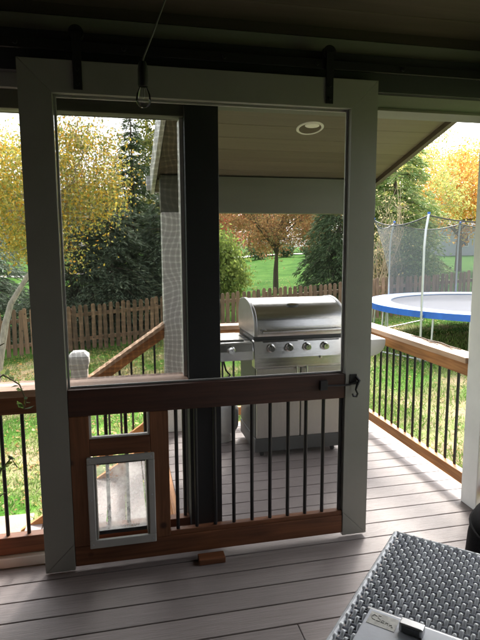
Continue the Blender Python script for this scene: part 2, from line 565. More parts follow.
box('subfloor', M['rim'], floor, 0.72, XR - .02, 0.251, 2.0, -0.20, -0.03, 0)
box('rim_board', M['cedar_x'], floor, 0.66, XR, 2.031, 2.07, -0.24, -0.002)
box('rim_board', M['cedar_y'], floor, XR + .001, XR + .04, -4.3, 2.07, -0.24, -0.002)
box('rim_board', M['cedar_y'], floor, 0.66, 0.699, 0.262, 2.03, -0.24, -0.001)
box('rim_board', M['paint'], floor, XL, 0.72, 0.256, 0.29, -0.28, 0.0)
for (px, py) in [(0.8, 1.95), (2.45, 1.95), (0.8, .3), (2.45, .3), (-2.1, .2)]:
    box('support_post', M['picket'], floor, px - .06, px + .06, py - .06, py + .06, H(px, py) - .1, -0.201)

# ------------------------------------------------------------------ porch roof and ceiling (one shed plane falling outwards)
def zc(y): return 2.675 - 0.26 * y          # underside of the boards
RX0, RX1 = 0.705, 2.69
ceiling = thing('porch_ceiling', (0, 0, 2.6), kind='structure')
y = 2.02
w = 0.186
i = 0
while y > -4.3:
    ya, yb = y - w + .0025, y
    if yb <= 0.22 or ya >= 0.2:
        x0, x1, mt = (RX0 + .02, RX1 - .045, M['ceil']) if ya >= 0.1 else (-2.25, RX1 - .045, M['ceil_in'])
    else:
        x0, x1, mt = RX0 + .02, RX1 - .045, M['ceil']
    a = [(ya, zc(ya)), (yb, zc(yb)), (yb, zc(yb) + .014), (ya, zc(ya) + .014)]
    MB().prism(a, 'x', x0, x1).build('ceiling_board', mt, ceiling, 0.002)
    y -= w
    i += 1
roof = thing('porch_roof', (0, 0, 2.7), kind='structure')
MB().prism([(2.30, zc(2.30) + .02), (0.1, zc(.1) + .02), (0.1, zc(.1) + .17), (2.30, zc(2.30) + .17)], 'x', RX0 + .012, RX1 - .012).build('roof_deck', M['shingle'], roof)
MB().prism([(0.099, zc(.099) + .02), (-4.4, zc(-4.4) + .02), (-4.4, zc(-4.4) + .17), (0.099, zc(.099) + .17)], 'x', -2.4, RX1 - .012).build('roof_deck', M['shingle'], roof)
MB().prism([(2.31, zc(2.31) - .035), (-4.4, zc(-4.4) - .035), (-4.4, zc(-4.4) + .18), (2.31, zc(2.31) + .18)], 'x', RX1 - .042, RX1).build('rake_board', M['trim_dark'], roof)
MB().prism([(2.31, zc(2.31) - .035), (0.22, zc(.22) - .035), (0.22, zc(.22) + .18), (2.31, zc(2.31) + .18)], 'x', RX0 - .02, RX0 + .01).build('rake_board', M['white_pl'], roof)
box('fascia_board', M['white_pl'], roof, RX0 - .02, RX1, 2.312, 2.335, zc(2.32) - .02, zc(2.32) + .17)
MB().prism([(2.337, 2.12), (2.36, 2.08), (2.42, 2.08), (2.45, 2.2), (2.44, 2.2), (2.415, 2.09), (2.365, 2.09), (2.345, 2.2), (2.337, 2.2)], 'x', RX0 - .05, RX1 + .02).build('gutter', M['white_pl'], roof)
MB().prism([(2.04, zc(2.04) - .012), (2.31, zc(2.31) - .012), (2.31, zc(2.31) + .004), (2.04, zc(2.04) + .004)], 'x', RX0 + .02, RX1 - .045).build('soffit', M['ceil'], roof)

# outer beam on its posts
bm_ = MB().box(0.74, 2.64, 1.935, 2.035, 1.862, zc(1.985) - .0)
tag(bm_.build('eave_beam', M['beam_out'], None, .004), 'beige beam across the far side of the deck roof above the grill', 'beam')


def post(name, x0, x1, y0, y1, z0, z1, mat, label, sleeve=False, group=None):
    o = thing(name, ((x0 + x1) / 2, (y0 + y1) / 2, z0), label, 'post', group)
    box('shaft', mat, o, x0, x1, y0, y1, z0, z1, .006)
    if sleeve:
        box('base_trim', mat, o, x0 - .012, x1 + .012, y0 - .012, y1 + .012, z0 + .001, z0 + .10, .004)
    return o


post('deck_post', 0.744, 0.893, 1.91, 2.03, 0.0, 1.861, M['paint_bright'], 'white deck post under the beam at the head of the stairs')
post('deck_post', 2.49, 2.61, 1.91, 2.03, 0.0, 1.861, M['paint_bright'], 'white deck post at the railing corner under the beam, behind the grill')

# ------------------------------------------------------------------ wall line between porch and deck
wallb = thing('porch_header', (0, .17, 2.28), 'grey beam over the sliding door opening, carrying the black track', 'beam')
box('beam_face', M['beam'], wallb, -2.25, 2.64, 0.10, 0.24, 2.283, 2.60, .004)
box('beam_trim', M['beam_out'], wallb, 0.89, 2.44, 0.09, 0.25, 2.268, 2.282, .002)
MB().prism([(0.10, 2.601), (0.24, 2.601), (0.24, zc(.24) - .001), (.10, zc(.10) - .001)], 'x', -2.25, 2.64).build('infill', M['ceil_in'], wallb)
box('screen_header', M['beam_out'], wallb, -2.20, 0.721, 0.12, 0.22, 2.20, 2.282, .003)

tag(box('jamb_post', M['charcoal'], None, 0.722, 0.887, 0.10, 0.25, 0.0, 2.267, .004), 'dark charcoal post behind the sliding door, between the screened bay and the opening', 'post')
cpost = thing('corner_column', (2.52, .18, 0), 'white painted column right of the open doorway', 'post')
box('shaft', M['paint_bright'], cpost, 2.428, 2.585, 0.10, 0.245, 0.0, 2.2675, .006)
tag(box('corner_post', M['charcoal'], None, -2.2, -2.06, .10, .25, 0, 2.199), 'charcoal post at the far end of the screened bay against the house', 'post')

# house walls that shade the porch
hw = thing('porch_wall', (0, -4.3, 0), 'dark sided house wall enclosing the back of the porch', 'wall')
z = 0.0
while z < 3.75:
    box('siding_board', M['housewall'], hw, -2.38, 2.6, -4.36, -4.31, z + .002, z + .198, .003)
    z += .2
hw2 = thing('porch_wall', (-2.3, -2, 0), 'dark sided house wall along the closed side of the porch', 'wall')
z = 0.0
while z < 2.6:
    box('siding_board', M['housewall'], hw2, -2.33, -2.26, -4.30, 0.26, z + .002, z + .198, .003)
    z += .2
MB().prism([(-4.30, 2.61), (.26, 2.61), (-4.30, zc(-4.3))], 'x', -2.33, -2.26).build('gable_panel', M['housewall'], hw2)

# ------------------------------------------------------------------ fixed screened bay with railing
BAL_R = 0.0095
def bal_mesh(length, name='baluster', r=BAL_R):
    me = MB().tube([(0, 0, 0), (0, 0, length)], r, 10).mesh(name)
    me.materials.append(M['black'])
    return me


fr = thing('bay_railing', (-.7, .17, 0), 'brown wooden railing with black balusters in the fixed screened bay', 'railing')
box('cap_board', M['cap'], fr, -2.055, 0.7215, 0.06, 0.252, 0.885, 0.92, .004)
box('face_board', M['redwood_x'], fr, -2.055, 0.7215, 0.075, 0.11, 0.80, 0.884, .003)
box('top_rail', M['redwood_x'], fr, -2.055, 0.7215, 0.155, 0.205, 0.845, 0.884, .003)
box('bottom_rail', M['redwood_x'], fr, -2.055, 0.7215, 0.150, 0.205, 0.055, 0.145, .003)
box('sill', M['paint_bright'], fr, -2.055, 0.7215, 0.122, 0.252, 0.001, 0.05, .003)
bmesh_fix = bal_mesh(.70)
for k in range(-19, 9):
    inst('baluster', bmesh_fix, fr, (-0.097 + .0995 * k, .18, .1452))
bs = thing('bay_screen', (-.7, .21, .92), 'dark insect screen panel fixed above the railing', 'screen')
MB().add([(-2.055, .166, .93), (.702, .166, .93), (.702, .166, 2.195), (-2.055, .166, 2.195)], [(0, 1, 2, 3)]).build('mesh_panel', M['screen'], bs)
box('screen_stop', M['paint_bright'], bs, 0.703, 0.7215, 0.160, 0.248, 0.921, 2.199, .002)
box('screen_stop', M['paint_bright'], bs, -0.70, -0.66, 0.172, 0.248, 0.921, 2.199, .002)
box('lower_stop', M['paint_bright'], fr, 0.708, 0.7215, 0.2055, 0.248, 0.0505, 0.884, .002)

# ------------------------------------------------------------------ sliding barn door
DW, DZ0, DZ1, DT = 1.669, 0.019, 2.384, 0.1377
YF, YB = 0.0, 0.042
door = thing('sliding_screen_door', (DW / 2, .02, DZ0), 'large pale framed sliding screen door with wooden rails and a pet flap', 'door')
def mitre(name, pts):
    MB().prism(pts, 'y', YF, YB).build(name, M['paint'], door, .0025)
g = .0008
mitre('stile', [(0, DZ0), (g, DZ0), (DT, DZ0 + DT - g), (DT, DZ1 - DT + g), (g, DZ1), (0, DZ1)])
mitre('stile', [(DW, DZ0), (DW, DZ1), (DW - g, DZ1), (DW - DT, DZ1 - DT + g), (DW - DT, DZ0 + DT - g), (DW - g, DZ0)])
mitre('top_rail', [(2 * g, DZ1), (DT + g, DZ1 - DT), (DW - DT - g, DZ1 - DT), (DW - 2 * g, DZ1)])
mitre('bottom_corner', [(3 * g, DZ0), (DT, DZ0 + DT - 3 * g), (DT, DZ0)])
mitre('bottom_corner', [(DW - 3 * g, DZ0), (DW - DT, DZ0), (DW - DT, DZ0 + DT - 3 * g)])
XA, XB = DT + .0015, DW - DT - .0015
box('middle_rail', M['walnut_x'], door, XA, XB, .0035, .046, .790, .920, .004)
box('bottom_rail', M['redwood_x'], door, XA, XB, .0035, .046, .034, .136, .004)
box('ledge', M['redwood_x'], door, .6055, XB, .008, .046, .1365, .160, .003)
box('pet_panel_stile', M['redwood_z'], door, XA, .2285, .0035, .046, .1365, .7895, .003)
box('pet_panel_stile', M['redwood_z'], door, .515, .605, .0035, .046, .1365, .7895, .003)
box('pet_panel_rail', M['redwood_x'], door, .229, .5145, .0035, .046, .588, .672, .003)
dbal = bal_mesh(.642)
for k in range(10):
    xx = .644 + .097 * k
    if xx < XB - .01: inst('baluster', dbal, door, (xx, .026, .154))
for (a, b, c, d) in [(XA, XB, .9205, DZ1 - DT - .001), (.606, XB, .1605, .7895)]:
    MB().add([(a, .033, c), (b, .033, c), (b, .033, d), (a, .033, d)], [(0, 1, 2, 3)]).build('insect_screen', M['screen'], door)
for (a, b, c, d) in [(XB - .012, XB, .921, DZ1 - DT - .001), (XB - .012, XB, .1605, .7895), (XA, XA + .012, .921, DZ1 - DT - .001)]:
    box('screen_bead', M['paint_bright'], door, a, b, .0345, .044, c, d, .0015)
box('screen_bead', M['paint_bright'], door, XA + .013, XB - .013, .0345, .044, .921, .930, .0015)
box('screen_bead', M['paint_bright'], door, XA + .013, XB - .013, .0345, .044, DZ1 - DT - .011, DZ1 - DT - .001, .0015)
for a, b, c, d in [(.229, .240, .6725, .7895), (.5035, .5145, .6725, .7895), (.2405, .503, .6725, .682)]:
    box('opening_bead', M['paint_bright'], door, a, b, .012, .03, c, d, .001)
# pet flap
pf = thing('x', (0, 0, 0))
bpy.data.objects.remove(pf)
fx0, fx1, fz0, fz1 = .212, .532, .126, .588
fb = MB()
fwid = .032
fb.box(fx0, fx1, -.016, .0030, fz1 - fwid, fz1)
fb.box(fx0, fx1, -.016, .0030, fz0, fz0 + .042)
fb.box(fx0, fx0 + fwid, -.016, .0030, fz0 + .0421, fz1 - fwid - .0001)
fb.box(fx1 - fwid, fx1, -.016, .0030, fz0 + .0421, fz1 - fwid - .0001)
ff_ = fb.build('pet_door_frame', M['flapframe'], door, .004)
ib = MB()
ib.box(fx0 + fwid + .0005, fx0 + fwid + .010, -.010, .05, fz0 + .043, fz1 - fwid - .001)
ib.box(fx1 - fwid - .010, fx1 - fwid - .0005, -.010, .05, fz0 + .043, fz1 - fwid - .001)
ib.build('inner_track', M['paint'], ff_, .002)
box('magnet_strip', M['black'], ff_, fx0 + fwid + .012, fx1 - fwid - .012, .016, .028, fz0 + .052, fz0 + .072, .002)
box('head_strip', M['rubber'], ff_, fx0 + fwid + .011, fx1 - fwid - .011, .012, .03, fz1 - fwid - .016, fz1 - fwid - .001, .002)
MB().add([(fx0 + fwid + .011, .022, fz0 + .05), (fx1 - fwid - .011, .022, fz0 + .05), (fx1 - fwid - .011, .022, fz1 - fwid - .01), (fx0 + fwid + .011, .022, fz1 - fwid - .01)], [(0, 1, 2, 3)]).build('flap', M['flap'], door)
for sxx in (fx0 + .016, fx1 - .016):
    for sz in (fz0 + .02, fz0 + .25, fz1 - .016):
        MB().lathe([(0, -.0185), (.004, -.0178), (.0045, -.0162)], (sxx, 0, sz), 'y', 10).build('screw', M['galv'], ff_)
# hangers
for xh in (.249, 1.413):
    hb = MB().box(xh - .019, xh + .019, -.0065, -.0005, 2.262, 2.50)
    ho = hb.build('hanger_strap', M['black'], door, .0015)
    for zb in (2.285, 2.345):
        MB().lathe([(0, -.014), (.008, -.013), (.009, -.0066)], (xh, 0, zb), 'y', 6).build('bolt', M['black'], ho)
    MB().lathe([(0, -.0001), (.032, .0001), (.032, .006), (.026, .010), (.026, .020), (.032, .024), (.032, .030), (0, .030)], (xh, 0, 2.499), 'y', 28).build('roller', M['black'], ho)
# latch
lt = box('latch_plate', M['black'], door, 1.553, 1.592, -.0045, -.0004, .862, .918, .001)
MB().tube([(1.405, -.012, .868), (1.50, -.014, .864), (1.545, -.016, .866), (1.585, -.018, .880)], [.0055, .005, .005, .005], 10).build('latch_bolt', M['black'], lt)
MB().tube([(1.585, -.010, .905), (1.598, -.020, .885), (1.585, -.024, .862), (1.578, -.026, .84), (1.588, -.028, .818), (1.580, -.03, .805), (1.563, -.03, .808), (1.558, -.03, .82)], [.007, .009, .007, .0055, .0055, .006, .006, .005], 10).build('latch_hook', M['black'], lt)
box('latch_bracket', M['black'], door, 1.385, 1.425, -.020, .0030, .845, .895, .002)

tr_ = thing('door_track', (.6, .02, 2.42), 'black flat steel barn door track along the header', 'track')
box('rail_bar', M['black'], tr_, -2.0, 2.40, .007, .023, 2.424, 2.466, .002)
box('backing_board', M['charcoal'], tr_, -2.05, 2.43, .055, .0985, 2.345, 2.52, .003)
for xs in np.arange(-1.8, 2.4, .45):
    MB().lathe([(.012, .0232), (.012, .0548)], (xs, 0, 2.445), 'y', 12).build('spacer', M['black'], tr_)
    MB().lathe([(0, -.004), (.010, -.003), (.011, .0068)], (xs, 0, 2.445), 'y', 6).build('bolt', M['black'], tr_)
tag(box('floor_guide', M['redwood_x'], None, .736, .870, -.075, -.012, .001, .03, .003), 'small wooden guide block on the floor in front of the door', 'block')

# ------------------------------------------------------------------ deck railings
def railing(name, label, p0, p1, mat_cap, inner, z0=0, z1=0):
    """straight level railing from p0 to p1 (axis aligned); inner = direction (unit) to the deck side"""
    p0, p1 = Vector((*p0, 0)), Vector((*p1, 0))
    o = thing(name, ((p0 + p1) / 2)[:], label, 'railing')
    ax = 'x' if abs(p1.x - p0.x) > abs(p1.y - p0.y) else 'y'
    W = M['cedar_' + ax]
    lo, hi = (min(p0.x, p1.x), max(p0.x, p1.x)) if ax == 'x' else (min(p0.y, p1.y), max(p0.y, p1.y))
    c = p0.y if ax == 'x' else p0.x
    s = inner
    def b(nm, mt, d0, d1, za, zb, e=0, bev=.004):
        a0, a1 = sorted((c + s * d0, c + s * d1))
        if ax == 'x': return box(nm, mt, o, lo - e, hi + e, a0, a1, za, zb, bev)
        return box(nm, mt, o, a0, a1, lo - e, hi + e, za, zb, bev)
    b('cap_board', mat_cap, -.07, .07, .874, .911)
    b('top_rail', W, .012, .05, .795, .873)
    b('bottom_rail', W, .012, .05, .105, .178)
    me = bal_mesh(.66)
    nb = int((hi - lo) / .1)
    for k in range(nb):
        q = lo + (hi - lo) * (k + .5) / nb
        inst('baluster', me, o, (q, c + s * .0, .15) if ax == 'x' else (c + s * .0, q, .15))
    b('baluster_rail', W, -.018, .011, .79, .83, 0, .002)
    b('baluster_rail', W, -.018, .011, .125, .165, 0, .002)
    return o


M['cap_x'] = wood('sun_worn_cap_x', (0.44, 0.27, 0.16), (0.62, 0.42, 0.28), 'x')
M['cap_y'] = wood('sun_worn_cap_y', (0.44, 0.27, 0.16), (0.62, 0.42, 0.28), 'y')
railing('deck_railing', 'orange cedar railing with black balusters facing the trampoline', (2.483, .246), (2.483, 1.908), M['cap_y'], -1)
railing('deck_railing', 'orange cedar railing with black balusters behind the grill', (.895, 1.97), (2.398, 1.97), M['cap_x'], -1)
railing('porch_railing', 'cedar railing with black balusters in the side opening of the porch beside the table', (2.52, -1.248), (2.52, .098), M['cap_y'], -1)
shade_wall = thing('porch_wall', (2.55, -2.7, 0), 'added out-of-view dark sided wall beside the table that shades the porch, behind its side opening', 'wall')  # unseen wall added to darken the porch, its opening sized for the light
z = 0.0
while z < 2.9:
    box('siding_board', M['housewall'], shade_wall, 2.49, 2.56, -4.30, -1.25, z + .002, z + .198, .003)
    z += .2
MB().prism([(-4.30, 2.805), (-1.25, 2.805), (-1.25, zc(-1.25) - .03), (-4.30, zc(-4.3) - .03)], 'x', 2.49, 2.56).build('gable_panel', M['housewall'], shade_wall)
MB().prism([(-1.247, 2.28), (.098, 2.28), (.098, zc(.098) - .03), (-1.247, zc(-1.247) - .03)], 'x', 2.49, 2.56).build('side_header', M['housewall'], shade_wall)

stm = MB()
stm.tube([(2.500, 1.02, .9195), (2.512, .90, .9205), (2.505, .80, .9195), (2.520, .66, .921), (2.508, .55, .9195), (2.515, .44, .9205)], [.004, .006, .0068, .0075, .0068, .0045], 8)
stm.tube([(2.505, .80, .9195), (2.485, .71, .922), (2.472, .62, .917)], [.005, .004, .002], 6)
stm.tube([(2.508, .55, .9195), (2.488, .48, .926), (2.476, .42, .930)], [.005, .004, .002], 6)
tag(stm.build('stick', M['bark']), 'crooked dark stick lying on the railing cap in front of the trampoline', 'stick')

# ------------------------------------------------------------------ stairs
st = thing('deck_stairs', (.2, 1.1, -.8), 'wooden stairs leading from the deck down to the lawn', 'stairs')
for k in range(4):
    xt = .655 - .27 * k
    zt = -.17 * (k + 1)
    for j in range(2):
        box('tread', M['deck'], st, xt - .27 + .136 * j, xt - .005 - .136 * (1 - j), .34, 1.88, zt - .025, zt, .003)
    box('riser', M['cedar_y'], st, xt - .001, xt + .015, .345, 1.875, zt + .001, zt + .14, .002)
for yy in (.315, 1.885):
    MB().prism([(.655, -.02), (.655, -.30), (-.30, -.92), (-.47, -.92), (-.47, -.72)], 'y', yy - .019, yy + .019).build('stringer', M['cedar_x'], st)
sl = (0.529 - .938) / (.129 - .725)
def stair_rail(yc, label):
    o = thing('stair_railing', (.3, yc, 0), label, 'railing')
    a0, a1 = .742, .09
    def zr(x): return .938 + sl * (x - .725)
    MB().prism([(a1, zr(a1) - .035), (a0, zr(a0) - .035), (a0, zr(a0)), (a1, zr(a1))], 'y', yc - .07, yc + .07).build('cap_board', M['cap_x'], o, .003)
    MB().prism([(a1, zr(a1) - .125), (a0, zr(a0) - .125), (a0, zr(a0) - .036), (a1, zr(a1) - .036)], 'y', yc - .045, yc - .008).build('top_rail', M['cedar_x'], o, .003)
    MB().prism([(a1, zr(a1) - .80), (a0, zr(a0) - .80), (a0, zr(a0) - .72), (a1, zr(a1) - .72)], 'y', yc - .045, yc - .008).build('bottom_rail', M['cedar_x'], o, .003)
    me = bal_mesh(.66)
    for k in range(6):
        xx = .66 - k * .098
        inst('baluster', me, o, (xx, yc, zr(xx) - .75))
    return o
stair_rail(1.96, 'sloping cedar stair handrail running down to the white newel post')
def newel(yc, label):
    xc = .045
    nw = thing('newel_post', (xc, yc, H(xc, yc)), label, 'post')
    box('shaft', M['paint_bright'], nw, xc - .066, xc + .066, yc - .066, yc + .066, H(xc, yc) - .05, .60, .006)
    box('collar', M['paint_bright'], nw, xc - .074, xc + .074, yc - .074, yc + .074, .60, .632, .005)
    box('cap_block', M['paint_bright'], nw, xc - .082, xc + .082, yc - .082, yc + .082, .6325, .70, .008)
    s = .082
    MB().add([(xc - s, yc - s, .7005), (xc + s, yc - s, .7005), (xc + s, yc + s, .7005), (xc - s, yc + s, .7005), (xc - .045, yc - .045, .738), (xc + .045, yc - .045, .738), (xc + .045, yc + .045, .738), (xc - .045, yc + .045, .738)],
             [(0, 3, 2, 1), (4, 5, 6, 7), (0, 1, 5, 4), (1, 2, 6, 5), (2, 3, 7, 6), (3, 0, 4, 7)]).build('pyramid_cap', M['paint_bright'], nw, .004)
newel(1.96, 'white newel post with pointed cap at the foot of the stair handrail')
pad = MB()
zp = H(-1.1, 1.3)
pad.box(-2.1, -.44, .35, 2.38, zp - .12, zp + .07)
tag(pad.build('path', M['concrete'], None, .01), kind='structure')

# ------------------------------------------------------------------ recessed ceiling lamp
lx, ly = 1.713, 1.096
lz = zc(ly)
rl = thing('ceiling_lamp', (lx, ly, lz), 'round recessed lamp with white ring in the deck ceiling, unlit', 'lamp')
tilt = math.atan(-0.26)
me = MB().lathe([(.077, -.0035), (.080, -.007), (.090, -.0065), (.096, -.0008), (.077, -.0035)], (0, 0, 0), 'z', 36).mesh('trim_ring')
me.materials.append(M['flue'])
inst('trim_ring', me, rl, (lx, ly, lz), rot=(tilt, 0, 0))
me = MB().lathe([(0, -.0010), (.0775, -.0012), (.0775, -.0030), (0, -.0025)], (0, 0, 0), 'z', 32).mesh('baffle')
me.materials.append(M['trim_lamp'])
inst('baffle', me, rl, (lx, ly, lz), rot=(tilt, 0, 0))
me = MB().lathe([(0, -.0075), (.030, -.0070), (.042, -.0055), (.045, -.0032)], (0, 0, 0), 'z', 28).mesh('reflector_bulb')
me.materials.append(M['bulbglass_off'])
inst('reflector_bulb', me, rl, (lx + .002, ly - .038, lz + .0099), rot=(tilt, 0, 0), scale=(1.15, .72, 1))

# ------------------------------------------------------------------ string light bulb
bx_, by_ = .504, -.5
pl = thing('hanging_bulb', (bx_, by_, 2.09), 'clear glass bulb in a black socket hanging on a cord, unlit', 'light bulb')
MB().lathe([(.0, .078), (.012, .078), (.015, .072), (.018, .05), (.019, .0), (.017, -.006), (0, -.006)], (bx_, by_, 2.158), 'z', 20).build('socket', M['rubber'], pl)
MB().lathe([(.014, .0), (.016, -.008), (.0245, -.026), (.027, -.045), (.024, -.060), (.014, -.070), (0, -.073)], (bx_, by_, 2.152), 'z', 24).build('glass', M['glass'], pl)
MB().tube([(bx_ - .004, by_, 2.145), (bx_ - .005, by_, 2.118), (bx_, by_, 2.108), (bx_ + .005, by_, 2.118), (bx_ + .004, by_, 2.145)], .0008, 6).build('filament', M['galv'], pl)
MB().tube([(bx_, by_, 2.234), (bx_ + .004, by_, 2.25), (bx_ + .04, by_, 2.335), (bx_ + .085, by_, 2.449), (bx_ + .15, by_, 2.60), (bx_ + .23, by_, zc(by_) - .004)], .0032, 8).build('cord', M['cordgrey'], pl)
MB().lathe([(.012, -.012), (.012, 0)], (bx_ + .23, by_, zc(by_) - .001), 'z', 12).build('cord_hook', M['black'], pl)

# ------------------------------------------------------------------ grill
GX0, GX1, GY0, GY1 = 1.335, 2.045, 1.16, 1.70
grill = thing('gas_grill', (1.72, 1.43, 0), 'stainless steel gas grill with closed rounded lid and side shelves on the deck', 'grill')
cab = MB()
cab.box(GX0 + .01, GX1 - .01, GY0 + .035, GY1 - .02, .16, .695)
cab.build('cabinet', M['steel_dark'], grill, .004)
box('plinth', M['steel_dark'], grill, GX0 + .005, GX1 - .005, GY0 + .015, GY1 - .02, .048, .155, .006)
mid = (GX0 + GX1) / 2
for i_, (a, b) in enumerate([(GX0 + .015, mid - .0035), (mid + .0035, GX1 - .015)]):
    d_ = box('cabinet_door', M['door_steel'], grill, a, b, GY0 + .008, GY0 + .034, .158, .690, .006)
    hx = b - .035 if i_ == 0 else a + .035
    MB().tube([(hx, GY0 + .008, .682), (hx, GY0 - .022, .700), (hx, GY0 - .024, .64), (hx, GY0 - .024, .50), (hx, GY0 - .022, .445), (hx, GY0 + .008, .44)], .007, 10).build('handle', M['chrome'], d_)
# control panel: sloped front
cp = MB().prism([(GY0 - .022, .705), (GY0 - .022, .775), (GY0 + .0, .9), (GY0 + .06, .905), (GY0 + .06, .705)], 'x', GX0 - .008, GX1 + .008).build('control_panel', M['steel'], grill, .005)
def knob(x, z, y, parent, r=.0245):
    k_ = MB().lathe([(0, -.045), (r * .80, -.045), (r * .86, -.040), (r, -.006), (r * 1.28, -.004), (r * 1.30, 0.004), (0, .004)], (x, y, z), 'y', 24).build('knob', M['chrome'], parent)
    box('pointer', M['steel_dark'], k_, x - .002, x + .002, y - .0475, y - .0455, z + .002, z + r * .75, 0)
for xk in (1.452, 1.590, 1.728, 1.868):
    knob(xk, .848, GY0 - .012, cp)
MB().lathe([(0, -.018), (.011, -.017), (.012, .006)], (1.83, GY0 - .018, .768), 'y', 16).build('igniter_button', M['chrome'], cp)
box('vent_slot', M['rubber'], cp, GX0 + .06, mid - .03, GY0 - .004, GY0 + .002, .889, .896, 0)
box('vent_slot', M['rubber'], cp, mid + .02, GX1 - .06, GY0 - .004, GY0 + .002, .889, .896, 0)
box('drip_drawer', M['steel'], grill, GX0 + .004, GX1 - .004, GY0 - .006, GY0 + .033, .694, .7045, .002)
fbx = MB().box(GX0 + .004, GX1 - .004, GY0 + .061, GY1 - .01, .696, .925)
fbx.build('firebox', M['steel_dark'], grill, .004)
# lid
prof = [(GY0 + .012, .930), (GY0 + .006, .955), (GY0 + .008, 1.01)]
for k in range(13):
    a = math.pi - math.pi / 2 * (k / 12)
    prof.append((GY0 + .335 + .325 * math.cos(a), 1.015 + .170 * math.sin(a)))
prof += [(GY0 + .42, 1.176)]
for k in range(1, 7):
    a = math.pi / 2 - math.pi / 2 * (k / 6)
    prof.append((GY0 + .42 + .115 * math.cos(a), 1.04 + .136 * math.sin(a)))
prof += [(GY0 + .53, .930)]
lidm = MB().prism(prof, 'x', GX0 + .022, GX1 - .022)
lidm.smooth = True
lid = lidm.build('lid', M['steel'], grill, 0.0, sharp=30)
ctr = (GY0 + .27, 1.0)
for xa, xb in ((GX0 - .004, GX0 + .021), (GX1 - .021, GX1 + .004)):
    pe = [(ctr[0] + (a - ctr[0]) * 1.012, ctr[1] + (b - ctr[1]) * (1.03 if b > 1 else 1.0)) for a, b in prof]
    em = MB().prism(pe, 'x', xa, xb); em.smooth = True
    em.build('lid_end_cap', M['steel_side'], lid, .004, sharp=30)
MB().tube([(GX0 + .05, GY0 - .036, .972), (mid, GY0 - .040, .972), (GX1 - .05, GY0 - .036, .972)], .0115, 14).build('lid_handle', M['steel'], lid)
for xx in (GX0 + .075, GX1 - .075):
    box('handle_bracket', M['steel_side'], lid, xx - .011, xx + .011, GY0 - .034, GY0 + .010, .962, .982, .002)
# badge and gauge on the curved lid top
bd = thing('t')
bpy.data.objects.remove(bd)
me = MB().prism([(.045 * math.cos(t_) , .016 * math.sin(t_)) for t_ in np.linspace(0, 2 * math.pi, 25)[:-1]], 'z', 0, .008).mesh('badge')
me.materials.append(M['steel_dark'])
gb = inst('badge', me, lid, (1.655, GY0 + .113, 1.142), rot=(R(38), 0, 0))
me = MB().prism([(.036 * math.cos(t_), .010 * math.sin(t_)) for t_ in np.linspace(0, 2 * math.pi, 25)[:-1]], 'z', .0, .0105).mesh('badge_face')
me.materials.append(M['chrome'])
inst('badge_face', me, gb, (1.655, GY0 + .113, 1.142), rot=(R(38), 0, 0))
# left side burner shelf
sl_ = box('side_shelf', M['steel'], grill, .985, GX0 - .012, GY0 + .01, GY1 - .08, .862, .893, .006)
fp = MB().prism([(GY0 - .012, .765), (GY0 - .012, .83), (GY0 + .008, .885), (GY0 + .030, .861), (GY0 + .03, .765)], 'x', .985, GX0 - .012).build('shelf_front', M['steel'], sl_, .004)
knob(1.155, .842, GY0 - .006, sl_, .026)
box('burner_lid', M['steel'], sl_, 1.03, GX0 - .06, GY0 + .08, GY1 - .14, .8935, .905, .004)
for k in range(3):
    box('shelf_slot', M['rubber'], sl_, GX0 - .05, GX0 - .02, GY0 + .1 + k * .09, GY0 + .15 + k * .09, .8925, .8945, 0)
MB().tube([(1.13, GY0 + .1, .862), (1.125, GY0 + .12, .74), (1.15, GY0 + .16, .66), (1.2, GY0 + .25, .60), (1.19, GY0 + .38, .53), (1.18, 1.66, .475)], .007, 8).build('gas_hose', M['rubber'], grill)
box('shelf_bracket', M['steel_dark'], sl_, GX0 - .05, GX0 - .013, GY0 + .04, GY1 - .1, .79, .861, .003)
# right side shelf with rounded end
pts = []
for k in range(9):
    a = -math.pi / 2 * (k / 8)
    pts.append((2.37 - .12 + .12 * math.cos(a), .845 + .10 * math.sin(a)))
pts = [(GX1 + .010, .875), (2.37, .875)] + pts + [(GX1 + .01, .745)]
sm = MB().prism(pts, 'y', GY0 + .0, GY1 - .09); sm.smooth = True
sm.build('side_shelf', M['shelf_grey'], grill, .004, sharp=30)
for cx_, cy_ in ((GX0 + .07, GY0 + .07), (GX1 - .07, GY0 + .07), (GX0 + .07, GY1 - .08), (GX1 - .07, GY1 - .08)):
    MB().lathe([(0, -.012), (.018, -.012), (.021, -.009), (.021, .009), (.018, .012), (0, .012)], (cx_, cy_, .022), 'x', 20).build('caster', M['rubber'], grill)
    box('caster_fork', M['galv'], grill, cx_ - .02, cx_ + .02, cy_ - .012, cy_ + .012, .0432, .0478, 0)

# propane cylinder under the shelf
tx, ty = 1.165, 1.66
tk = thing('propane_cylinder', (tx, ty, 0), 'white propane cylinder standing under the side shelf of the grill', 'gas cylinder')
MB().lathe([(0, .045), (.09, .05), (.13, .075), (.150, .12), (.152, .20), (.150, .265), (.13, .315), (.09, .345), (.04, .355), (0, .357)], (tx, ty, 0), 'z', 32).build('body', M['tank'], tk)
MB().lathe([(.098, .0015), (.104, .0015), (.104, .072), (.098, .072), (.098, .0015)], (tx, ty, 0), 'z', 28).build('foot_ring', M['tank'], tk)
MB().lathe([(.085, .34), (.09, .34), (.09, .43), (.085, .43), (.085, .34)], (tx, ty, 0), 'z', 24).build('collar', M['tank'], tk)
vlv = MB(); vlv.lathe([(.018, .35), (.018, .43), (.010, .432), (.010, .45), (.026, .45), (.026, .468), (0, .468)], (tx, ty, 0), 'z', 16)
vlv.build('valve', M['galv'], tk)

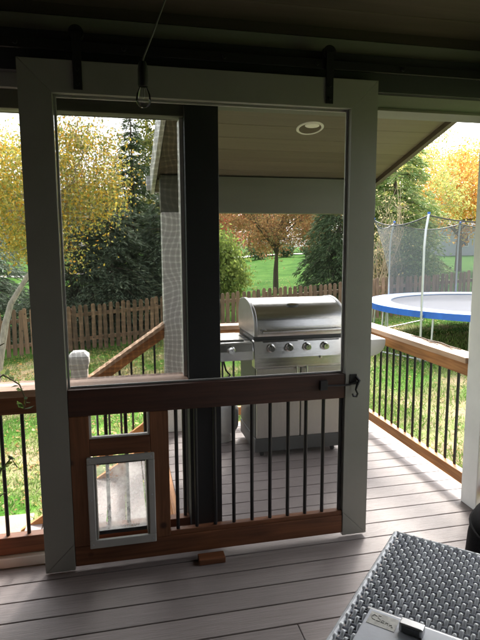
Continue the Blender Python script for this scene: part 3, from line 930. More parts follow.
# ------------------------------------------------------------------ woven fire table
tc = Vector((1.305, -.958, .6))
du = Vector((-.70, -.714, 0)).normalized()
dv = Vector((.714, -.70, 0)).normalized()
TL, TW, TZ = 1.12, .74, .6
rzt = math.atan2(dv.y, dv.x)               # local x = dv, local y = -du
tb = thing('fire_table', (tc + du * TL / 2 + dv * TW / 2 - Vector((0, 0, TZ)))[:], 'grey woven resin patio table with a pale metal lid plate on top', 'table', rz=rzt)
def tpart(name, mb, mat, parent=None, bevel=0.0, sharp=35, shared=None, loc=(0, 0, 0)):
    """local table coordinates (x along dv, y along -du, z up from the floor)"""
    if shared is None:
        me = mb.mesh(name, (0, 0, 0), sharp)
        me.materials.append(mat)
    else:
        me = shared
    o = bpy.data.objects.new(name, me)
    col.objects.link(o)
    o.parent = parent or tb
    o.location = loc
    if bevel:
        b = o.modifiers.new('edge', 'BEVEL'); b.width = bevel; b.segments = 2; b.limit_method = 'ANGLE'
    return o
hx, hy = TW / 2, TL / 2
tpart('core', MB().box(-hx + .012, hx - .012, -hy + .012, hy - .012, .05, TZ - .016), M['wicker_dark'])
RP, CP = .0225, .0135                    # cross-stake pitch (along y), strand pitch (along x)
def strand(phase):
    """flat resin strand along y waving over and under the cross stakes"""
    mb = MB()
    nseg = int(round(TL / RP)) * 5
    w_ = CP * .36
    prof_ = [(-w_, -.0022), (-w_ * .72, .0006), (-w_ * .3, .0019), (w_ * .3, .0019), (w_ * .72, .0006), (w_, -.0022)]
    vs_, fs_ = [], []
    for i in range(nseg + 1):
        yy = -hy + TL * i / nseg
        cc_ = math.cos(math.pi * (yy + hy) / RP + phase)
        zz = .0062 * cc_
        wk = 1 + .10 * cc_
        for a_, b_ in prof_: vs_.append((a_ * wk, yy, zz + b_))
    m_ = len(prof_)
    for i in range(nseg):
        for j in range(m_ - 1):
            fs_.append((i * m_ + j, i * m_ + j + 1, (i + 1) * m_ + j + 1, (i + 1) * m_ + j))
    mb.add(vs_, fs_); mb.smooth = True
    me = mb.mesh('strand', sharp=70)
    me.materials.append(M['wicker'])
    return me
s0, s1 = strand(0), strand(math.pi)
ncol = int(TW / CP)
for r in range(ncol):
    tpart('weave_strand', None, None, None, shared=(s0, s1)[r % 2], loc=(-hx + (r + .5) * TW / ncol, 0, TZ - .006))
stake = MB().tube([(-hx, 0, 0), (hx, 0, 0)], .0034, 8).mesh('stake')
stake.materials.append(M['wicker_mid'])
for k in range(int(round(TL / RP)) + 1):
    tpart('cross_strand', None, None, None, shared=stake, loc=(0, -hy + k * RP, TZ - .0085))
# edge braid and woven sides
for (a, b) in [((-hx, -hy), (hx, -hy)), ((hx, -hy), (hx, hy)), ((hx, hy), (-hx, hy)), ((-hx, hy), (-hx, -hy))]:
    A, B = Vector((*a, TZ - .009)), Vector((*b, TZ - .009))
    tpart('edge_braid', MB().tube([A.lerp(B, t_) for t_ in (0, .5, 1)], .0085, 10), M['wicker'])
sx_ = MB().tube([(-hx, 0, 0), (hx, 0, 0)], .0105, 6).mesh('side_strand'); sx_.materials.append(M['wicker'])
sy_ = MB().tube([(0, -hy, 0), (0, hy, 0)], .0105, 6).mesh('side_strand'); sy_.materials.append(M['wicker'])
for k in range(22):
    zz = .07 + k * .0228
    for sgn in (-1, 1):
        tpart('side_strand', None, None, shared=sx_, loc=(0, sgn * (hy - .006), zz))
        tpart('side_strand', None, None, shared=sy_, loc=(sgn * (hx - .006), 0, zz))
for sx1 in (-1, 1):
    for sy1 in (-1, 1):
        tpart('foot', MB().box(sx1 * (hx - .05) - .03, sx1 * (hx - .05) + .03, sy1 * (hy - .05) - .03, sy1 * (hy - .05) + .03, .001, .05), M['black'], bevel=.004)
# lid plate: far edge .447 m from the corner, left margin .05
ly0 = hy - .447
pm_ = MB().box(-hx + .055, hx - .055, -hy + .06, ly0, TZ + .001, TZ + .010)
lidp = tpart('lid_plate', pm_, M['lidplate'], bevel=.004)
tpart('lid_rim', MB().box(-hx + .047, hx - .047, ly0 + .0005, ly0 + .008, TZ - .004, TZ + .006), M['alum'], lidp, .001)
hc_ = -hx + .175
tpart('lid_handle', MB().prism([(-.030, 0), (-.026, .016), (.026, .016), (.030, 0)], 'x', hc_ - .0, hc_ + .001), M['alum'], lidp) if False else None
tpart('lid_handle', MB().box(hc_ - .030, hc_ + .030, ly0 - .052, ly0 - .022, TZ + .0105, TZ + .034), M['alum'], lidp, .004)
tpart('handle_recess', MB().box(hc_ - .022, hc_ + .022, ly0 - .0545, ly0 - .0525, TZ + .014, TZ + .030), M['steel_dark'], lidp)
# worn sticker: writing is rubbed off beyond reading, only a scrawl remains
stk = tpart('sticker', MB().box(-hx + .064, -hx + .137, ly0 - .062, ly0 - .012, TZ + .0103, TZ + .0110), M['sticker'], lidp)
def scribble(pts):
    return [(-hx + .070 + .060 * u_, ly0 - .056 + .040 * v_ - .010 * u_, TZ + .0116) for u_, v_ in pts]
for pts_ in ([(.22, .78), (.08, .85), (.0, .62), (.06, .40), (.2, .38)], [(.38, .95), (.26, .9), (.28, .7), (.40, .62), (.40, .42), (.26, .38)],
             [(.46, .5), (.5, .65), (.58, .62), (.58, .45), (.48, .42), (.46, .5)], [(.66, .66), (.66, .42), (.68, .58), (.76, .62), (.76, .42)], [(.83, .62), (.84, .42), (.86, .56), (.93, .6), (.94, .4), (1.0, .44)]):
    tpart('scrawl', MB().tube(scribble(pts_), .0008, 5), M['ink'], stk)

# ------------------------------------------------------------------ black pouf beside the table
chc = (2.10, -.80, 0)
ch = thing('pouf', chc, 'black round fabric pouf on the floor behind the woven table', 'ottoman')
MB().lathe([(0, .035), (.25, .035), (.285, .06), (.312, .14), (.320, .25), (.314, .34), (.300, .395)], chc, 'z', 48).build('body', M['fabric_black'], ch)
MB().lathe([(.302, .396), (.296, .425), (.27, .455), (.20, .478), (.10, .487), (0, .489)], chc, 'z', 48).build('cushion', M['fabric_black'], ch)
MB().tube([(chc[0] + .306 * math.cos(a), chc[1] + .306 * math.sin(a) , .3955) for a in np.linspace(0, 2 * math.pi, 49)], .006, 8, False).build('piping', M['fabric_black'], ch)
for a in (45, 135, 225, 315):
    MB().lathe([(.022, .001), (.026, .034)], (chc[0] + .2 * math.cos(R(a)), chc[1] + .2 * math.sin(R(a)), 0), 'z', 14).build('foot', M['black'], ch)

# ------------------------------------------------------------------ trampoline
TC = Vector((7.8, 6.98))
TR_, TMZ = 2.4, .40
zg = H(TC.x, TC.y)
tp = thing('trampoline', (TC.x, TC.y, zg), 'round blue padded trampoline with dark safety net standing on the lawn', 'trampoline')
def ring(r0, r1, za, zb, name, mat, parent, thick=.03, seg=72):
    return MB().lathe([(r0, za), (r0, za + thick), (r1, zb + thick), (r1, zb), (r0, za)], (TC.x, TC.y, 0), 'z', seg).build(name, mat, parent, sharp=40)
ring(1.98, 2.20, TMZ - .005, TMZ + .015, 'pad', M['blue_pale'], tp)
ring(2.201, 2.44, TMZ + .015, TMZ + .0, 'pad', M['blue_pale'], tp)
MB().lathe([(2.441, TMZ - .085), (2.455, TMZ - .085), (2.452, TMZ + .030), (2.441, TMZ + .030), (2.441, TMZ - .085)], (TC.x, TC.y, 0), 'z', 72).build('pad_skirt', M['blue'], tp)
MB().lathe([(0, TMZ - .02), (1.0, TMZ - .018), (1.99, TMZ - .003), (1.99, TMZ - .009), (1.0, TMZ - .026), (0, TMZ - .028)], (TC.x, TC.y, 0), 'z', 64).build('jump_mat', M['mat'], tp)
MB().tube([(TC.x + 2.38 * math.cos(a), TC.y + 2.38 * math.sin(a), TMZ - .03) for a in np.linspace(0, 2 * math.pi, 65)], .022, 8, False).build('frame_ring', M['galv'], tp)
ang_front = math.atan2(CAM.y - TC.y, CAM.x - TC.x)
pole_a = [ang_front - R(26) - k * R(45) for k in range(8)]
PT = 2.12
for a in pole_a:
    c_, s_ = math.cos(a), math.sin(a)
    def q(r, z): return (TC.x + r * c_, TC.y + r * s_, z)
    g0 = H(TC.x + 2.5 * c_, TC.y + 2.5 * s_)
    po = MB().tube([q(2.50, g0), q(2.50, .9), q(2.50, 1.55), q(2.47, 1.85), q(2.40, PT)], .021, 12).build('net_pole', M['galv'], tp)
    MB().tube([q(2.40, PT), q(2.395, PT + .035)], .026, 12).build('pole_cap', M['blue'], po)
    MB().tube([q(2.456, TMZ - .04), q(2.53, TMZ - .05)], .012, 8).build('clamp', M['galv'], po)
for k in range(8):
    a = pole_a[k]; b = a - R(30)
    pts = []
    for (aa, rr, zz) in [(a + R(4), 2.40, TMZ - .06), (a + R(4), 2.45, None), (a - R(26), 2.45, None), (a - R(26), 2.40, TMZ - .06)]:
        px_, py_ = TC.x + rr * math.cos(aa), TC.y + rr * math.sin(aa)
        pts.append((px_, py_, zz if zz is not None else H(px_, py_) + .03))
    MB().tube(pts, .02, 8).build('leg', M['galv'], tp)
nv, nf = [], []
NS, NZ = 96, 10
for i in range(NS):
    a = pole_a[0] - 2 * math.pi * i / NS
    u_ = (i % 12) / 12
    sag = .14 * (1 - (2 * u_ - 1) ** 2)
    inw = .16 * (1 - (2 * u_ - 1) ** 2)
    for j in range(NZ + 1):
        v_ = j / NZ
        z = TMZ + .03 + (PT - .02 - sag - TMZ - .03) * v_
        r = 2.0 + (2.39 - 2.0) * v_ ** 1.6 - inw * v_ * .8
        nv.append((TC.x + r * math.cos(a), TC.y + r * math.sin(a), z))
for i in range(NS):
    i2 = (i + 1) % NS
    for j in range(NZ):
        nf.append((i * (NZ + 1) + j, i2 * (NZ + 1) + j, i2 * (NZ + 1) + j + 1, i * (NZ + 1) + j + 1))
# net: even open weave at far finer scale than the picture resolves
mt, n, l, p = nt('safety_net_weave')
p.inputs['Base Color'].default_value = (.13, .14, .16, 1)
tr = n.new('ShaderNodeBsdfTransparent'); mx = n.new('ShaderNodeMixShader'); mx.inputs[0].default_value = .38
l.new(tr.outputs[0], mx.inputs[1]); l.new(p.outputs[0], mx.inputs[2]); l.new(mx.outputs[0], n['Material Output'].inputs[0])
M['netw'] = mt
nm = MB().add(nv, nf); nm.smooth = True
net = nm.build('safety_net', M['netw'], tp, sharp=60)
edge = [nv[(i % NS) * (NZ + 1) + NZ] for i in range(NS + 1)]
MB().tube(edge, .012, 6, False).build('net_hem', M['charcoal'], net)

# ------------------------------------------------------------------ picket fence
FY = 10.5
fence = thing('picket_fence', (3, FY, H(3, FY)), 'brown wooden picket fence across the back of the lawn', 'fence')
pk = MB().prism([(-.046, 0), (.046, 0), (.046, 1.03), (.026, 1.07), (-.026, 1.07), (-.046, 1.03)], 'y', -.0095, .0095).mesh('picket')
pk.materials.append(M['picket'])
x = -8.0
while x < 17:
    inst('picket', pk, fence, (x, FY + random.uniform(-.004, .004), H(x, FY) + .03 + random.uniform(-.022, .022)), rot=(0, random.gauss(0, .014), random.gauss(0, .03)))
    x += .136 + random.uniform(-.007, .007)
xs = np.arange(-8, 17.1, 2.4)
for a, b in zip(xs[:-1], xs[1:]):
    box('fence_post', M['picket'], fence, a - .045, a + .045, FY + .052, FY + .142, H(a, FY) - .1, H(a, FY) + 1.02, .004)
    for hz in (.24, .82):
        za, zb = H(a, FY) + hz, H(b, FY) + hz
        MB().prism([(a, za), (b, zb), (b, zb + .085), (a, za + .085)], 'y', FY + .0145, FY + .051).build('rail', M['picket'], fence)


# ------------------------------------------------------------------ vegetation
def leaf_mesh(name, pts, size, palette, mat, aspect=.55, dirs=None, jitter=.35, droop=0.0, flat=0.0):
    """one mesh of diamond leaves; palette = list of (rgb, weight)"""
    pts = np.asarray(pts, float)
    N = len(pts)
    if dirs is None:
        d = rng.normal(size=(N, 3)); d[:, 2] -= droop
    else:
        d = np.asarray(dirs, float) + rng.normal(size=(N, 3)) * jitter
    d /= np.linalg.norm(d, axis=1, keepdims=True) + 1e-9
    r = rng.normal(size=(N, 3))
    if flat: r = r * (1 - flat) + np.cross(d, [0, 0, 1.0]) * flat * 2
    s = np.cross(d, r); s /= np.linalg.norm(s, axis=1, keepdims=True) + 1e-9
    if flat:
        s = r - d * (r * d).sum(1, keepdims=True); s /= np.linalg.norm(s, axis=1, keepdims=True) + 1e-9
    L = size * rng.uniform(.65, 1.35, (N, 1))
    Wd = L * aspect
    nrm = np.cross(d, s)
    mid_ = pts + d * L * .45 + nrm * L * .08
    v = np.stack([pts, mid_ + s * Wd * .5, pts + d * L, mid_ - s * Wd * .5], 1).reshape(-1, 3)
    me = bpy.data.meshes.new(name)
    me.vertices.add(4 * N); me.vertices.foreach_set('co', v.astype(np.float32).ravel())
    me.loops.add(4 * N); me.loops.foreach_set('vertex_index', np.arange(4 * N, dtype=np.int32))
    me.polygons.add(N); me.polygons.foreach_set('loop_start', np.arange(0, 4 * N, 4, dtype=np.int32))
    cols = np.array([c for c, w_ in palette], float)
    wts = np.array([w_ for c, w_ in palette], float); wts /= wts.sum()
    c = cols[rng.choice(len(cols), N, p=wts)] * rng.uniform(.72, 1.28, (N, 1))
    ca = np.ones((N, 4, 4), np.float32); ca[:, :, :3] = np.clip(c, 0, 1)[:, None, :]
    at = me.color_attributes.new('tint', 'FLOAT_COLOR', 'CORNER')
    at.data.foreach_set('color', ca.ravel())
    me.update(); me.validate()
    me.materials.append(mat)
    return me


def limb(mb, a, b, r0, r1, wob=.08, n_=5):
    a, b = Vector(a), Vector(b)
    L = (b - a).length
    pts = [a.lerp(b, i / n_) + (Vector((random.gauss(0, 1), random.gauss(0, 1), random.gauss(0, .6))) * wob * L * .35 if 0 < i < n_ else Vector()) for i in range(n_ + 1)]
    mb.tube(pts, [r0 + (r1 - r0) * i / n_ for i in range(n_ + 1)], 7)
    return pts


def broadleaf(name, base, trunk, crown_c, crown_r, label, palette, nclump=90, per=110, leaf=.09, spread=.34, bark='bark', r0=.09, hollow=.35, cat='tree', droop=.4, clumpvar=.22, group=None, nlimb=12):
    """trunk: list of points above base; crown ellipsoid of leaf clumps on limbs"""
    bx, by = base
    bz = H(bx, by)
    o = thing(name, (bx, by, bz), label, cat, group)
    tr_m = MB()
    path = [Vector((bx, by, bz - .05))] + [Vector(q_) for q_ in trunk]
    nT = len(path)
    tr_m.tube(path, [r0 * (1 - .65 * i / (nT - 1)) for i in range(nT)], 10)
    tr_m.build('trunk', M[bark], o)
    cc, cr = np.array(crown_c, float), np.array(crown_r, float)
    cl = []
    while len(cl) < nclump:
        q_ = rng.uniform(-1, 1, 3)
        rr = np.linalg.norm(q_)
        lump = 1 + .20 * math.sin(4 * q_[0] + 2.3 * q_[2] + len(name)) + .12 * math.sin(7 * q_[1] + 5 * q_[2])
        if rr < lump and rr > hollow * rng.uniform(.2, 1): cl.append(cc + q_ * cr)
    cl = np.array(cl)
    br = MB()
    for c in cl[:: max(1, len(cl) // nlimb)]:
        tpos = path[-1] if rng.random() < .5 else path[-1].lerp(path[-2], rng.random())
        pp = limb(br, tpos, c, r0 * .3, r0 * .05, .10)
        for _ in range(2):
            k_ = pp[random.randint(2, 4)]
            c2 = cl[np.argmin(np.linalg.norm(cl - np.array(k_) - rng.normal(size=3) * .5, axis=1))]
            limb(br, k_, c2, r0 * .12, r0 * .03, .1, 4)
    br.build('branches', M[bark], o)
    P_, D_ = [], []
    for c in cl:
        k_ = int(per * rng.uniform(.5, 1.5))
        off = rng.normal(size=(k_, 3)) * spread * rng.uniform(.6, 1.2) * np.array([1, 1, .75])
        P_.append(c + off)
    P_ = np.concatenate(P_)
    # whole clumps share a hue drift
    inst('crown', leaf_mesh('crown', P_, leaf, palette, M['leaf'], droop=droop), o)
    return o


def conifer(name, base, height, rad, label, palette, bark='bark', levels=26, per=16, needle=.20, nd=.62, z0=.25, droop=.25, asp=.16, shape=.85, dens=70, cat='tree', group=None):
    bx, by = base
    bz = H(bx, by)
    o = thing(name, (bx, by, bz), label, cat, group)
    tm = MB(); tm.tube([(bx, by, bz - .05), (bx + .03, by, bz + height * .5), (bx, by, bz + height)], [.035 * height * .55, .02 * height * .5, .01], 8)
    tm.build('trunk', M[bark], o)
    bm2 = MB()
    P_, D_ = [], []
    for i in range(levels):
        f = (i + rng.uniform(0, .6)) / levels
        z = bz + z0 + (height - z0) * f
        r = rad * (1 - f) ** shape * rng.uniform(.85, 1.1) + .05
        nb = max(4, int(per * (1 - .6 * f)))
        for k_ in range(nb):
            a = rng.uniform(0, 2 * math.pi)
            L = r * rng.uniform(.65, 1.12)
            dz = -droop * L + rng.normal() * .05
            d = np.array([math.cos(a), math.sin(a), 0])
            s = np.array([0, 0, 1.0])
            nn_ = max(5, int(dens * L))
            t_ = rng.uniform(.12, 1, nn_) ** .75
            pos = np.array([bx, by, z]) + d * (L * t_)[:, None] + s * (dz * t_ ** 1.6 + .08 * L * np.sin(t_ * 3))[:, None]
            side = np.array([-d[1], d[0], 0])
            w_ = (1 - t_ * .55) * L * .20
            pos = pos + side * (rng.uniform(-1, 1, nn_) * w_)[:, None] + rng.normal(size=(nn_, 3)) * .025
            P_.append(pos)
            sgn = rng.choice([-1, 1], nn_)
            D_.append(d + side * (sgn * .7)[:, None] + np.array([0, 0, -.25 - droop * .8]))
            if k_ % 3 == 0:
                bm2.tube([(bx, by, z), (bx + d[0] * L * .5, by + d[1] * L * .5, z + dz * .33 + .05 * L), (bx + d[0] * L * .9, by + d[1] * L * .9, z + dz * .85)], [.02, .012, .004], 5)
    bm2.build('branches', M[bark], o)
    inst('foliage', leaf_mesh('foliage', np.concatenate(P_), needle * nd, palette, M['needle'], aspect=asp, dirs=np.concatenate(D_), jitter=.3), o)
    return o


YEL = [((.58, .45, .08), 3), ((.70, .46, .06), 2), ((.42, .42, .10), 3.2), ((.28, .33, .09), 3), ((.72, .38, .06), .9), ((.60, .55, .18), 1.5)]
OLIVE = [((.20, .22, .05), 3), ((.34, .31, .06), 2), ((.13, .17, .05), 2)]
DARKEV = [((.11, .155, .10), 3), ((.145, .195, .12), 2), ((.21, .255, .165), 1.2)]
MIDEV = [((.085, .140, .065), 3), ((.12, .18, .08), 2), ((.17, .22, .10), 1)]
LIGHTEV = [((.25, .34, .10), 3), ((.33, .41, .15), 2.5), ((.15, .25, .08), 2), ((.46, .45, .20), 1)]
GREYEV = [((.20, .26, .19), 3), ((.28, .33, .25), 2), ((.14, .20, .14), 1)]
ORANGE = [((.44, .25, .11), 3), ((.38, .20, .10), 2), ((.54, .36, .16), 2.5), ((.30, .26, .11), 2.2), ((.52, .22, .11), .7)]
BRIGHTOR = [((.72, .38, .09), 3), ((.78, .50, .14), 2.5), ((.60, .28, .07), 2), ((.50, .45, .13), 1.5)]
RED = [((.48, .15, .10), 3), ((.55, .22, .12), 2), ((.36, .12, .08), 1.5)]
WILLOW = [((.24, .32, .07), 3), ((.31, .37, .10), 2), ((.17, .24, .06), 1.5)]

broadleaf('maple_tree', (-1.95, 8.0), [(-1.72, 8.0, .15), (-1.60, 8.0, .55), (-1.28, 8.0, 1.05), (-.95, 8.05, 1.5), (-.75, 8.1, 2.3)],
          (-.98, 8.2, 2.62), (1.5, 1.4, 1.25), 'yellow leaved tree with a pale leaning trunk in front of the fence', YEL, 170, 170, .058, .24, 'bark_pale', .07, nlimb=26)
conifer('spruce_tree', (.85, 14.5), 6.3, 1.7, 'tall dark narrow spruce rising behind the yellow leaved tree', MIDEV, levels=34, per=20, needle=.26)
conifer('evergreen_tree', (-.95, 12.8), 3.7, 1.7, 'broad dark evergreen behind the fence, under the yellow crown', DARKEV, levels=22, per=20, needle=.24, shape=.6)
conifer('evergreen_tree', (.15, 12.9), 4.1, 2.0, 'broad dark evergreen behind the fence, in line with the stair newel post', DARKEV, levels=22, per=20, needle=.24, shape=.6)
conifer('evergreen_tree', (1.7, 13.2), 4.0, 1.8, 'broad dark evergreen behind the fence, in line with the white deck post', DARKEV, levels=22, per=20, needle=.24, shape=.6)
conifer('pine_tree', (-3.5, 13.4), 4.6, 2.0, 'grey green pine behind the fence beyond the pale leaning trunk', GREYEV, levels=26, per=18, needle=.26, shape=.6)
broadleaf('olive_tree', (2.6, 19), [(2.6, 19, 2), (2.65, 19, 3.6)], (2.6, 19, 4.8), (1.7, 1.7, 3.0), 'tall olive green tree behind the spruce, next to the roof edge', OLIVE, 90, 110, .14, .40)
broadleaf('maple_tree', (6.75, 19), [(6.75, 19, .6), (6.78, 19, 1.1), (6.75, 19, 1.9)], (6.75, 19, 3.25), (2.7, 2.3, 1.9), 'rust orange tree with a straight trunk on the lawn beyond the fence', ORANGE, 170, 170, .092, .33, 'bark', .13, nlimb=22)
conifer('spruce_tree', (7.75, 14.8), 5.0, 1.7, 'dark green drooping spruce behind the fence beyond the grill lid', MIDEV, levels=30, per=20, needle=.27, droop=.6, shape=.65)
conifer('pine_tree', (9.9, 15.0), 6.3, 2.05, 'bright green feathery pine behind the trampoline net', LIGHTEV, levels=32, per=20, needle=.30, droop=.3, shape=.48)
broadleaf('birch_tree', (13.2, 19.5), [(13.2, 19.5, 1.6), (13.25, 19.5, 3.0)], (13.2, 19.5, 4.0), (1.9, 1.7, 2.5), 'pale yellow green tree between the feathery pine and the bright orange tree', [((.42, .44, .14), 3), ((.52, .50, .18), 2), ((.32, .36, .11), 2), ((.58, .46, .14), 1)], 100, 130, .11, .36, 'bark_pale', .10)
broadleaf('maple_tree', (18.8, 24), [(18.8, 24, 2), (18.8, 24, 3.4)], (18.6, 24, 4.6), (3.8, 3.0, 2.5), 'bright orange tree beyond the trampoline against the white sky', BRIGHTOR, 150, 170, .15, .48, 'bark', .2)
broadleaf('red_tree', (5.2, 24.5), [(5.2, 24.5, 1), (5.2, 24.5, 1.9)], (5.1, 24.5, 2.9), (1.7, 1.5, 1.5), 'red leaved tree partly behind the rust orange tree', RED, 70, 110, .15, .38)
broadleaf('willow_shrub', (3.3, 13.2), [(3.3, 13.2, -.1), (3.33, 13.2, .3)], (3.25, 13.2, .75), (.72, .7, 1.2), 'bright yellow green shrub behind the fence beside the dark post', WILLOW, 70, 120, .10, .22, 'bark', .05, cat='shrub', droop=1.2)
broadleaf('dark_shrub', (8.75, 12.3), [(8.75, 12.3, .1), (8.75, 12.3, .6)], (8.75, 12.3, .75), (1.0, .8, 1.2), 'dense green shrub behind the fence seen through the trampoline net', MIDEV, 60, 110, .10, .28, 'bark', .05, cat='shrub')
# pale bare shrub
def bare_shrub(x, y, h, label):
    o = thing('bare_shrub', (x, y, H(x, y)), label, 'shrub')
    mb = MB()
    for _ in range(26):
        a = random.uniform(0, 6.28); s = random.uniform(.1, .5)
        b = (x + s * math.cos(a), y + s * math.sin(a), H(x, y) + h * random.uniform(.6, 1.05))
        pp = limb(mb, (x + .1 * math.cos(a), y + .1 * math.sin(a), H(x, y) - .03), b, .018, .004, .10, 5)
        for _ in range(4):
            k_ = pp[random.randint(2, 4)]
            limb(mb, k_, k_ + Vector((random.gauss(0, .22), random.gauss(0, .22), random.uniform(.1, .4))), .007, .002, .1, 3)
    mb.build('stems', M['twig'], o)
    pts = np.array([x, y, H(x, y) + h * .6]) + rng.normal(size=(420, 3)) * np.array([.33, .33, h * .22])
    inst('leaves', leaf_mesh('leaves', pts, .07, [((.46, .38, .2), 2), ((.35, .30, .14), 2), ((.55, .45, .25), 1)], M['leaf']), o)
bare_shrub(7.55, 11.6, 2.5, 'thin pale bare shrub behind the fence at the edge of the trampoline net')
bare_shrub(8.1, 12.0, 3.6, 'taller pale bare shrub behind the fence in front of the feathery pine')
# far belt of trees across the road
FAR = [((.20, .24, .10), 3), ((.30, .28, .11), 2), ((.15, .19, .09), 2), ((.42, .30, .12), 1.2)]
spots = [(-30, 58, 9), (-23, 62, 10), (-16, 57, 9.5), (-9, 63, 10), (-2, 60, 9), (5, 66, 9), (12, 70, 8), (19, 68, 8.5), (27, 70, 8), (36, 66, 8), (46, 62, 8), (56, 58, 8.5)]
far_l = ['left end', 'behind the pine', 'behind the leaning trunk']
for i_, (x, y, h) in enumerate(spots):
    bz = H(x, y)
    broadleaf('far_tree', (x, y), [(x, y, bz + h * .25), (x, y, bz + h * .45)], (x, y, bz + h * .58), (4.4, 3.5, h * .45), 'distant mixed green and yellow tree beyond the far road', FAR, 60, 90, .45, 1.0, 'bark', .25, group='distant trees beyond the far road', nlimb=5)
for i_, (x, y) in enumerate([(13.0, 46), (15.8, 47), (18.5, 46.5), (21.5, 47)]):
    broadleaf('far_shrub', (x, y), [(x, y, H(x, y) + .4), (x, y, H(x, y) + .7)], (x, y, H(x, y) + .75), (.95, .8, .7), 'small dark round shrub along the far road beyond the rust orange tree', MIDEV, 24, 60, .2, .25, cat='shrub', group='shrubs along the far road', nlimb=3)

# far road
rv, rf = [], []
for i_, x in enumerate(np.linspace(-60, 90, 60)):
    for yy in (50.5, 54.5):
        rv.append((x, yy, max(H(x, 50.5), H(x, 54.5), H(x, 52.5)) + .05))
for i_ in range(59):
    rf.append((2 * i_, 2 * i_ + 2, 2 * i_ + 3, 2 * i_ + 1))
tag(MB().add(rv, rf).build('road', M['road']), kind='structure')

# grey house beyond the trampoline
hx0, hy0 = 31.0, 44.0
hz = H(hx0, hy0)
hs_ = thing('house', (hx0 + 5, hy0 + 3, hz), 'grey sided house with dark roof far beyond the trampoline', 'house')
box('wall', M['siding'], hs_, hx0, hx0 + 12, hy0, hy0 + 7, hz - .2, hz + 2.9, .02)
MB().prism([(hy0 - .5, hz + 2.86), (hy0 + 7.5, hz + 2.86), (hy0 + 3.5, hz + 4.9)], 'x', hx0 - .4, hx0 + 12.4).build('roof', M['shingle'], hs_)
for wx in (1.4, 4.6, 7.8):
    w_ = box('window', M['winglass'], hs_, hx0 + wx, hx0 + wx + 1.2, hy0 - .03, hy0 + .02, hz + .95, hz + 2.15, 0)
    fm = MB(); fm.box(hx0 + wx - .08, hx0 + wx, hy0 - .06, hy0 - .001, hz + .87, hz + 2.23); fm.box(hx0 + wx + 1.2, hx0 + wx + 1.28, hy0 - .06, hy0 - .001, hz + .87, hz + 2.23)
    fm.box(hx0 + wx + .001, hx0 + wx + 1.199, hy0 - .06, hy0 - .001, hz + 2.15, hz + 2.23); fm.box(hx0 + wx + .001, hx0 + wx + 1.199, hy0 - .06, hy0 - .001, hz + .87, hz + .95)
    fm.build('frame', M['white_pl'], w_)

# pale rocks on the lawn
def rock(x, y, s, label, seed):
    bm = bmesh.new()
    bmesh.ops.create_icosphere(bm, subdivisions=3, radius=1)
    rr = random.Random(seed)
    ph = [rr.uniform(0, 6) for _ in range(6)]
    for v in bm.verts:
        c = v.co
        k_ = 1 + .16 * math.sin(3 * c.x + ph[0]) + .13 * math.sin(4 * c.y + ph[1]) + .10 * math.sin(6 * c.z + ph[2]) + .06 * math.sin(11 * c.x + 9 * c.y + ph[3])
        v.co = Vector((c.x * s[0] * k_, c.y * s[1] * k_, max(-.5, c.z) * s[2] * k_))
    me = bpy.data.meshes.new('rock'); bm.to_mesh(me); bm.free()
    me.materials.append(M['rock'])
    me.polygons.foreach_set('use_smooth', [True] * len(me.polygons))
    me.set_sharp_from_angle(angle=R(28))
    tag(inst('rock', me, None, (x, y, H(x, y) + s[2] * .3), rot=(0, 0, rr.uniform(0, 6))), label, 'rock')
rock(-1.32, 6.1, (.26, .18, .12), 'pale flat rock at the end of the rock row on the lawn', 1)
rock(-1.72, 5.9, (.22, .17, .10), 'small pale rock between two larger rocks on the lawn', 2)
rock(-2.2, 6.2, (.30, .2, .14), 'largest pale rock of the row on the lawn, by the leaning trunk', 3)

# grass blades and fallen leaves
def scatter(n_, x0, x1, y0, y1, keep):
    p_ = np.stack([rng.uniform(x0, x1, n_), rng.uniform(y0, y1, n_)], 1)
    return p_[keep(p_[:, 0], p_[:, 1])]
def lawn_keep(x, y):
    k_ = ~((x > -2.15) & (x < -.42) & (y > .3) & (y < 2.42))
    k_ &= ~((x > -.55) & (x < 2.65) & (y < 2.1))
    return k_ & ~((x < -.3) & (y < .4)) & ~((x < 2.7) & (y < .4))
def dens_noise(x, y):
    return np.sin(x * 2.1 + 1.7 * np.sin(y * 1.3)) * np.sin(y * 2.4 + 1.1 * np.sin(x * 1.9)) + .6 * np.sin(5 * x + 3 * y)
gp = np.concatenate([scatter(70000, -5, 4, .3, 7, lawn_keep), scatter(90000, 2.6, 13, -2, 7.5, lawn_keep), scatter(50000, -6, 13, 6, 10.6, lawn_keep)])
gp = gp[(dens_noise(gp[:, 0], gp[:, 1]) + rng.normal(size=len(gp)) * .55) < .75]
gz = hgt(gp[:, 0], gp[:, 1]) - .005
gpts = np.column_stack([gp, gz])
gd = np.column_stack([rng.normal(size=(len(gp), 2)) * .55, np.ones(len(gp))])
tag(inst('grass', leaf_mesh('grass', gpts, .075, [((.17, .27, .06), 4), ((.23, .34, .09), 3), ((.12, .19, .05), 3), ((.40, .38, .18), 1.6), ((.48, .43, .25), .6)], M['grassblade'], aspect=.14, dirs=gd, jitter=.15)),
    'short green lawn grass around the deck', 'grass', kind='stuff')
fp_ = np.concatenate([scatter(5200, -5, 13, .3, 10.4, lawn_keep), scatter(2600, -4, 1.5, 2.5, 10.4, lawn_keep), scatter(2200, 3, 12, 12, 26, lawn_keep)])
fpts = np.column_stack([fp_, hgt(fp_[:, 0], fp_[:, 1]) + .03])
fd = np.column_stack([rng.normal(size=(len(fp_), 2)), rng.normal(size=len(fp_)) * .2])
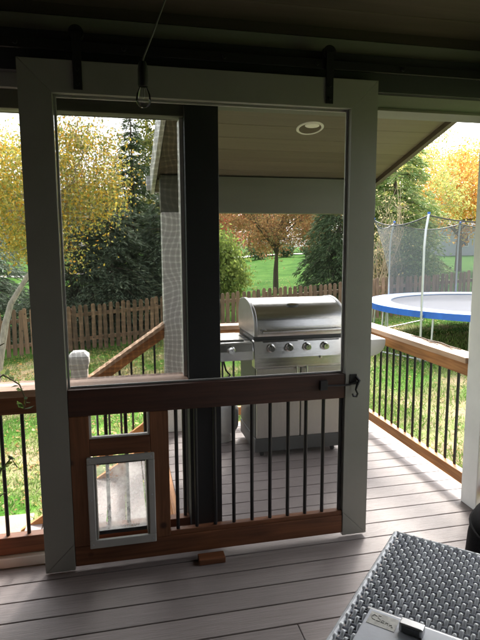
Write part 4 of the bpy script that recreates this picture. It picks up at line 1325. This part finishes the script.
tag(inst('fallen_leaves', leaf_mesh('fallen_leaves', fpts, .055, [((.50, .36, .12), 2), ((.42, .24, .09), 2), ((.55, .45, .22), 1.5), ((.30, .18, .08), 1)], M['leaf'], aspect=.75, dirs=fd, jitter=.1, flat=.8)),
    'fallen yellow and brown leaves scattered over the lawn', 'leaves', kind='stuff')

# potted climbing plant inside the bay
px0, py0 = -.42, -.10
pp_ = thing('potted_plant', (px0, py0, 0), 'leafy trailing plant in a clay pot before the screened bay railing', 'plant')
MB().lathe([(0, .001), (.10, .001), (.13, .22), (.145, .225), (.145, .26), (.128, .26), (.122, .20), (0, .20)], (px0, py0, 0), 'z', 28).build('pot', M['terracotta'], pp_)
MB().lathe([(0, .215), (.119, .212)], (px0, py0, 0), 'z', 20).build('soil', M['soil'], pp_)
sm_ = MB()
lp, ld = [], []
stems = [[(px0, py0, .2), (px0 + .03, py0, .5), (px0 + .06, py0 + .04, .8), (px0 + .10, py0 + .06, .97), (px0 + .17, py0 + .07, 1.02), (px0 + .235, py0 + .07, .97), (px0 + .26, py0 + .06, .90), (px0 + .25, py0 + .05, .86)],
         [(px0 + .02, py0, .2), (px0 + .08, py0, .42), (px0 + .14, py0 + .03, .58), (px0 + .185, py0 + .04, .64), (px0 + .21, py0 + .03, .60)],
         [(px0 - .02, py0, .2), (px0 - .04, py0 + .02, .6), (px0 + .02, py0 + .05, .95), (px0 + .10, py0 + .07, 1.12), (px0 + .18, py0 + .08, 1.16)],
         [(px0, py0 + .02, .2), (px0 + .05, py0 + .03, .35), (px0 + .13, py0 + .05, .42), (px0 + .2, py0 + .06, .47)],
         [(px0, py0, .2), (px0 - .1, py0 - .02, .5), (px0 - .16, py0, .85), (px0 - .12, py0 + .03, 1.1)]]
stems = [[(a_ + .125 * min(1, max(0, (c_ - .3) / .3)), b_, c_) for a_, b_, c_ in s_] for s_ in stems]
for s_ in stems:
    V = [Vector(q_) for q_ in s_]
    sm_.tube(V, [.006 - .0035 * i / (len(V) - 1) for i in range(len(V))], 6)
    for i in range(1, len(V)):
        for _ in range(5 if i > 1 else 2):
            q_ = V[i - 1].lerp(V[i], random.random())
            lp.append(q_[:]); ld.append((random.gauss(0, 1), random.gauss(0, 1), random.gauss(.2, .6)))
sm_.build('stems', M['stem'], pp_)
inst('leaves', leaf_mesh('leaves', np.array(lp), .042, [((.10, .17, .04), 3), ((.22, .30, .05), 2), ((.06, .10, .03), 2)], M['leaf'], aspect=.55, dirs=np.array(ld), jitter=.1), pp_)
